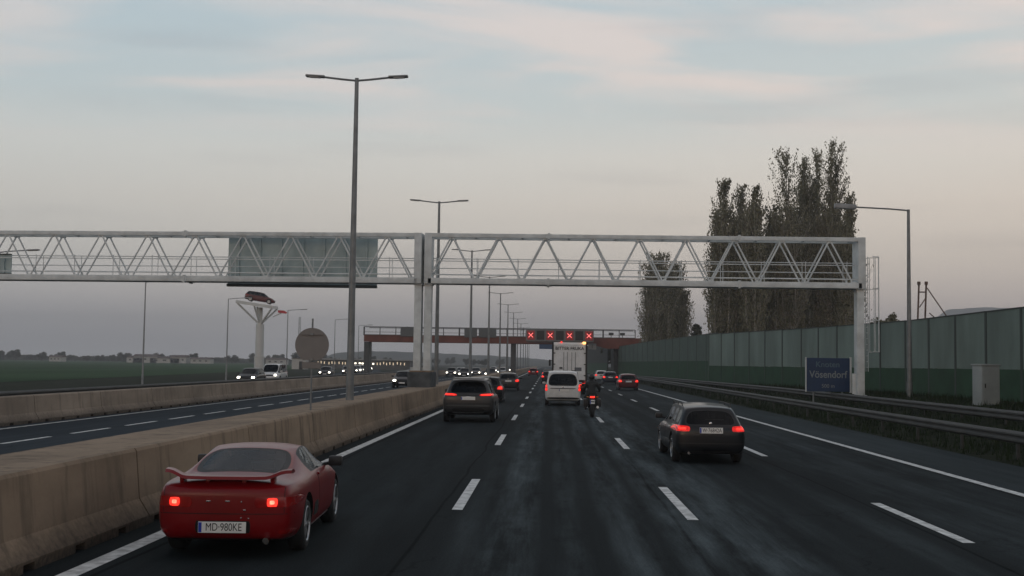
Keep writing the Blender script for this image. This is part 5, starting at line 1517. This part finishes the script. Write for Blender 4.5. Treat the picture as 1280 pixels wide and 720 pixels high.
# the east-west tint: a little warmer and brighter to the right
az = N.new('ShaderNodeMapRange'); az.inputs['From Min'].default_value = -.4; az.inputs['From Max'].default_value = .45; L.new(sp.outputs['X'], az.inputs['Value'])
cr_ = N.new('ShaderNodeMixRGB'); cr_.inputs[1].default_value = (.90, .965, 1.02, 1); cr_.inputs[2].default_value = (1.08, 1.03, 1.01, 1); L.new(az.outputs['Result'], cr_.inputs[0])
m3 = N.new('ShaderNodeMixRGB'); m3.blend_type = 'MULTIPLY'; m3.inputs[0].default_value = 1; L.new(m2.outputs[0], m3.inputs[1]); L.new(cr_.outputs[0], m3.inputs[2])
bk = N.new('ShaderNodeMapRange'); bk.interpolation_type = 'SMOOTHSTEP'; bk.inputs['From Min'].default_value = -.7; bk.inputs['From Max'].default_value = .6; bk.inputs['To Min'].default_value = .88; bk.inputs['To Max'].default_value = 1.0; L.new(sp.outputs['Y'], bk.inputs['Value'])
bg1 = N.new('ShaderNodeBackground'); L.new(bk.outputs['Result'], bg1.inputs['Strength'])
m4 = N.new('ShaderNodeMixRGB'); m4.blend_type = 'MULTIPLY'; m4.inputs[0].default_value = 1
ct = N.new('ShaderNodeMixRGB'); ct.inputs[1].default_value = (.78, .95, 1.15, 1); ct.inputs[2].default_value = (1, 1, 1, 1); L.new(bk.outputs['Result'], ct.inputs[0]); L.new(m3.outputs[0], m4.inputs[1]); L.new(ct.outputs[0], m4.inputs[2]); L.new(m4.outputs[0], bg1.inputs['Color'])
ad = N.new('ShaderNodeAddShader'); L.new(bg0.outputs[0], ad.inputs[0]); L.new(bg1.outputs[0], ad.inputs[1])
L.new(ad.outputs[0], out.inputs['Surface'])
sun = bpy.data.lights.new('sun', 'SUN'); sun.energy = .12; sun.angle = R(20); sun.color = (1, .82, .72)
so = bpy.data.objects.new('sun', sun); COL.objects.link(so)
# Nishita rotation is clockwise from +Y: direction to the sun
sd = Vector((math.sin(SUN_ROT) * math.cos(R(6)), math.cos(SUN_ROT) * math.cos(R(6)), math.sin(R(6))))
so.rotation_euler = sd.to_track_quat('Z', 'Y').to_euler()

# haze
HZ = 0.0005
hb = MB().box((0, 1400, 62), (4400, 4400, 132)); ho = hb.build('haze', None)
hm_ = bpy.data.materials.new('haze_air'); hm_.use_nodes = True; nt = hm_.node_tree; nt.nodes.clear()
oo = nt.nodes.new('ShaderNodeOutputMaterial'); pv = nt.nodes.new('ShaderNodeVolumePrincipled')
pv.inputs['Density'].default_value = HZ; pv.inputs['Color'].default_value = (.86, .88, .92, 1); pv.inputs['Anisotropy'].default_value = .2
nt.links.new(pv.outputs[0], oo.inputs['Volume']); ho.data.materials.append(hm_); tag(ho, 'thin grey evening haze over the motorway', 'haze', kind='stuff')

# ------------------------------------------------------------------ camera
cam = bpy.data.cameras.new('camera'); co = bpy.data.objects.new('camera', cam); COL.objects.link(co)
cam.sensor_width = 36; cam.lens = F / 1280 * 36; cam.clip_end = 8000; cam.clip_start = .1
vx = 45 + 95 * RO; vy = 95 - 45 * RO
yaw = math.atan(vx / F); pitch = math.atan(vy / F)
f = Vector((-math.sin(yaw) * math.cos(pitch), math.cos(yaw) * math.cos(pitch), math.sin(pitch)))
q = f.to_track_quat('-Z', 'Y')
co.rotation_mode = 'QUATERNION'
from mathutils import Quaternion
co.rotation_quaternion = q @ Quaternion((0, 0, 1), RO)
co.location = (0, 0, H)
S.camera = co
S.view_settings.view_transform = 'Standard'; S.view_settings.look = 'None'; S.view_settings.gamma = 1; S.view_settings.exposure = 0.06
for n in list(MATS_SLOT.values()):
    if n.users == 0: bpy.data.materials.remove(n)
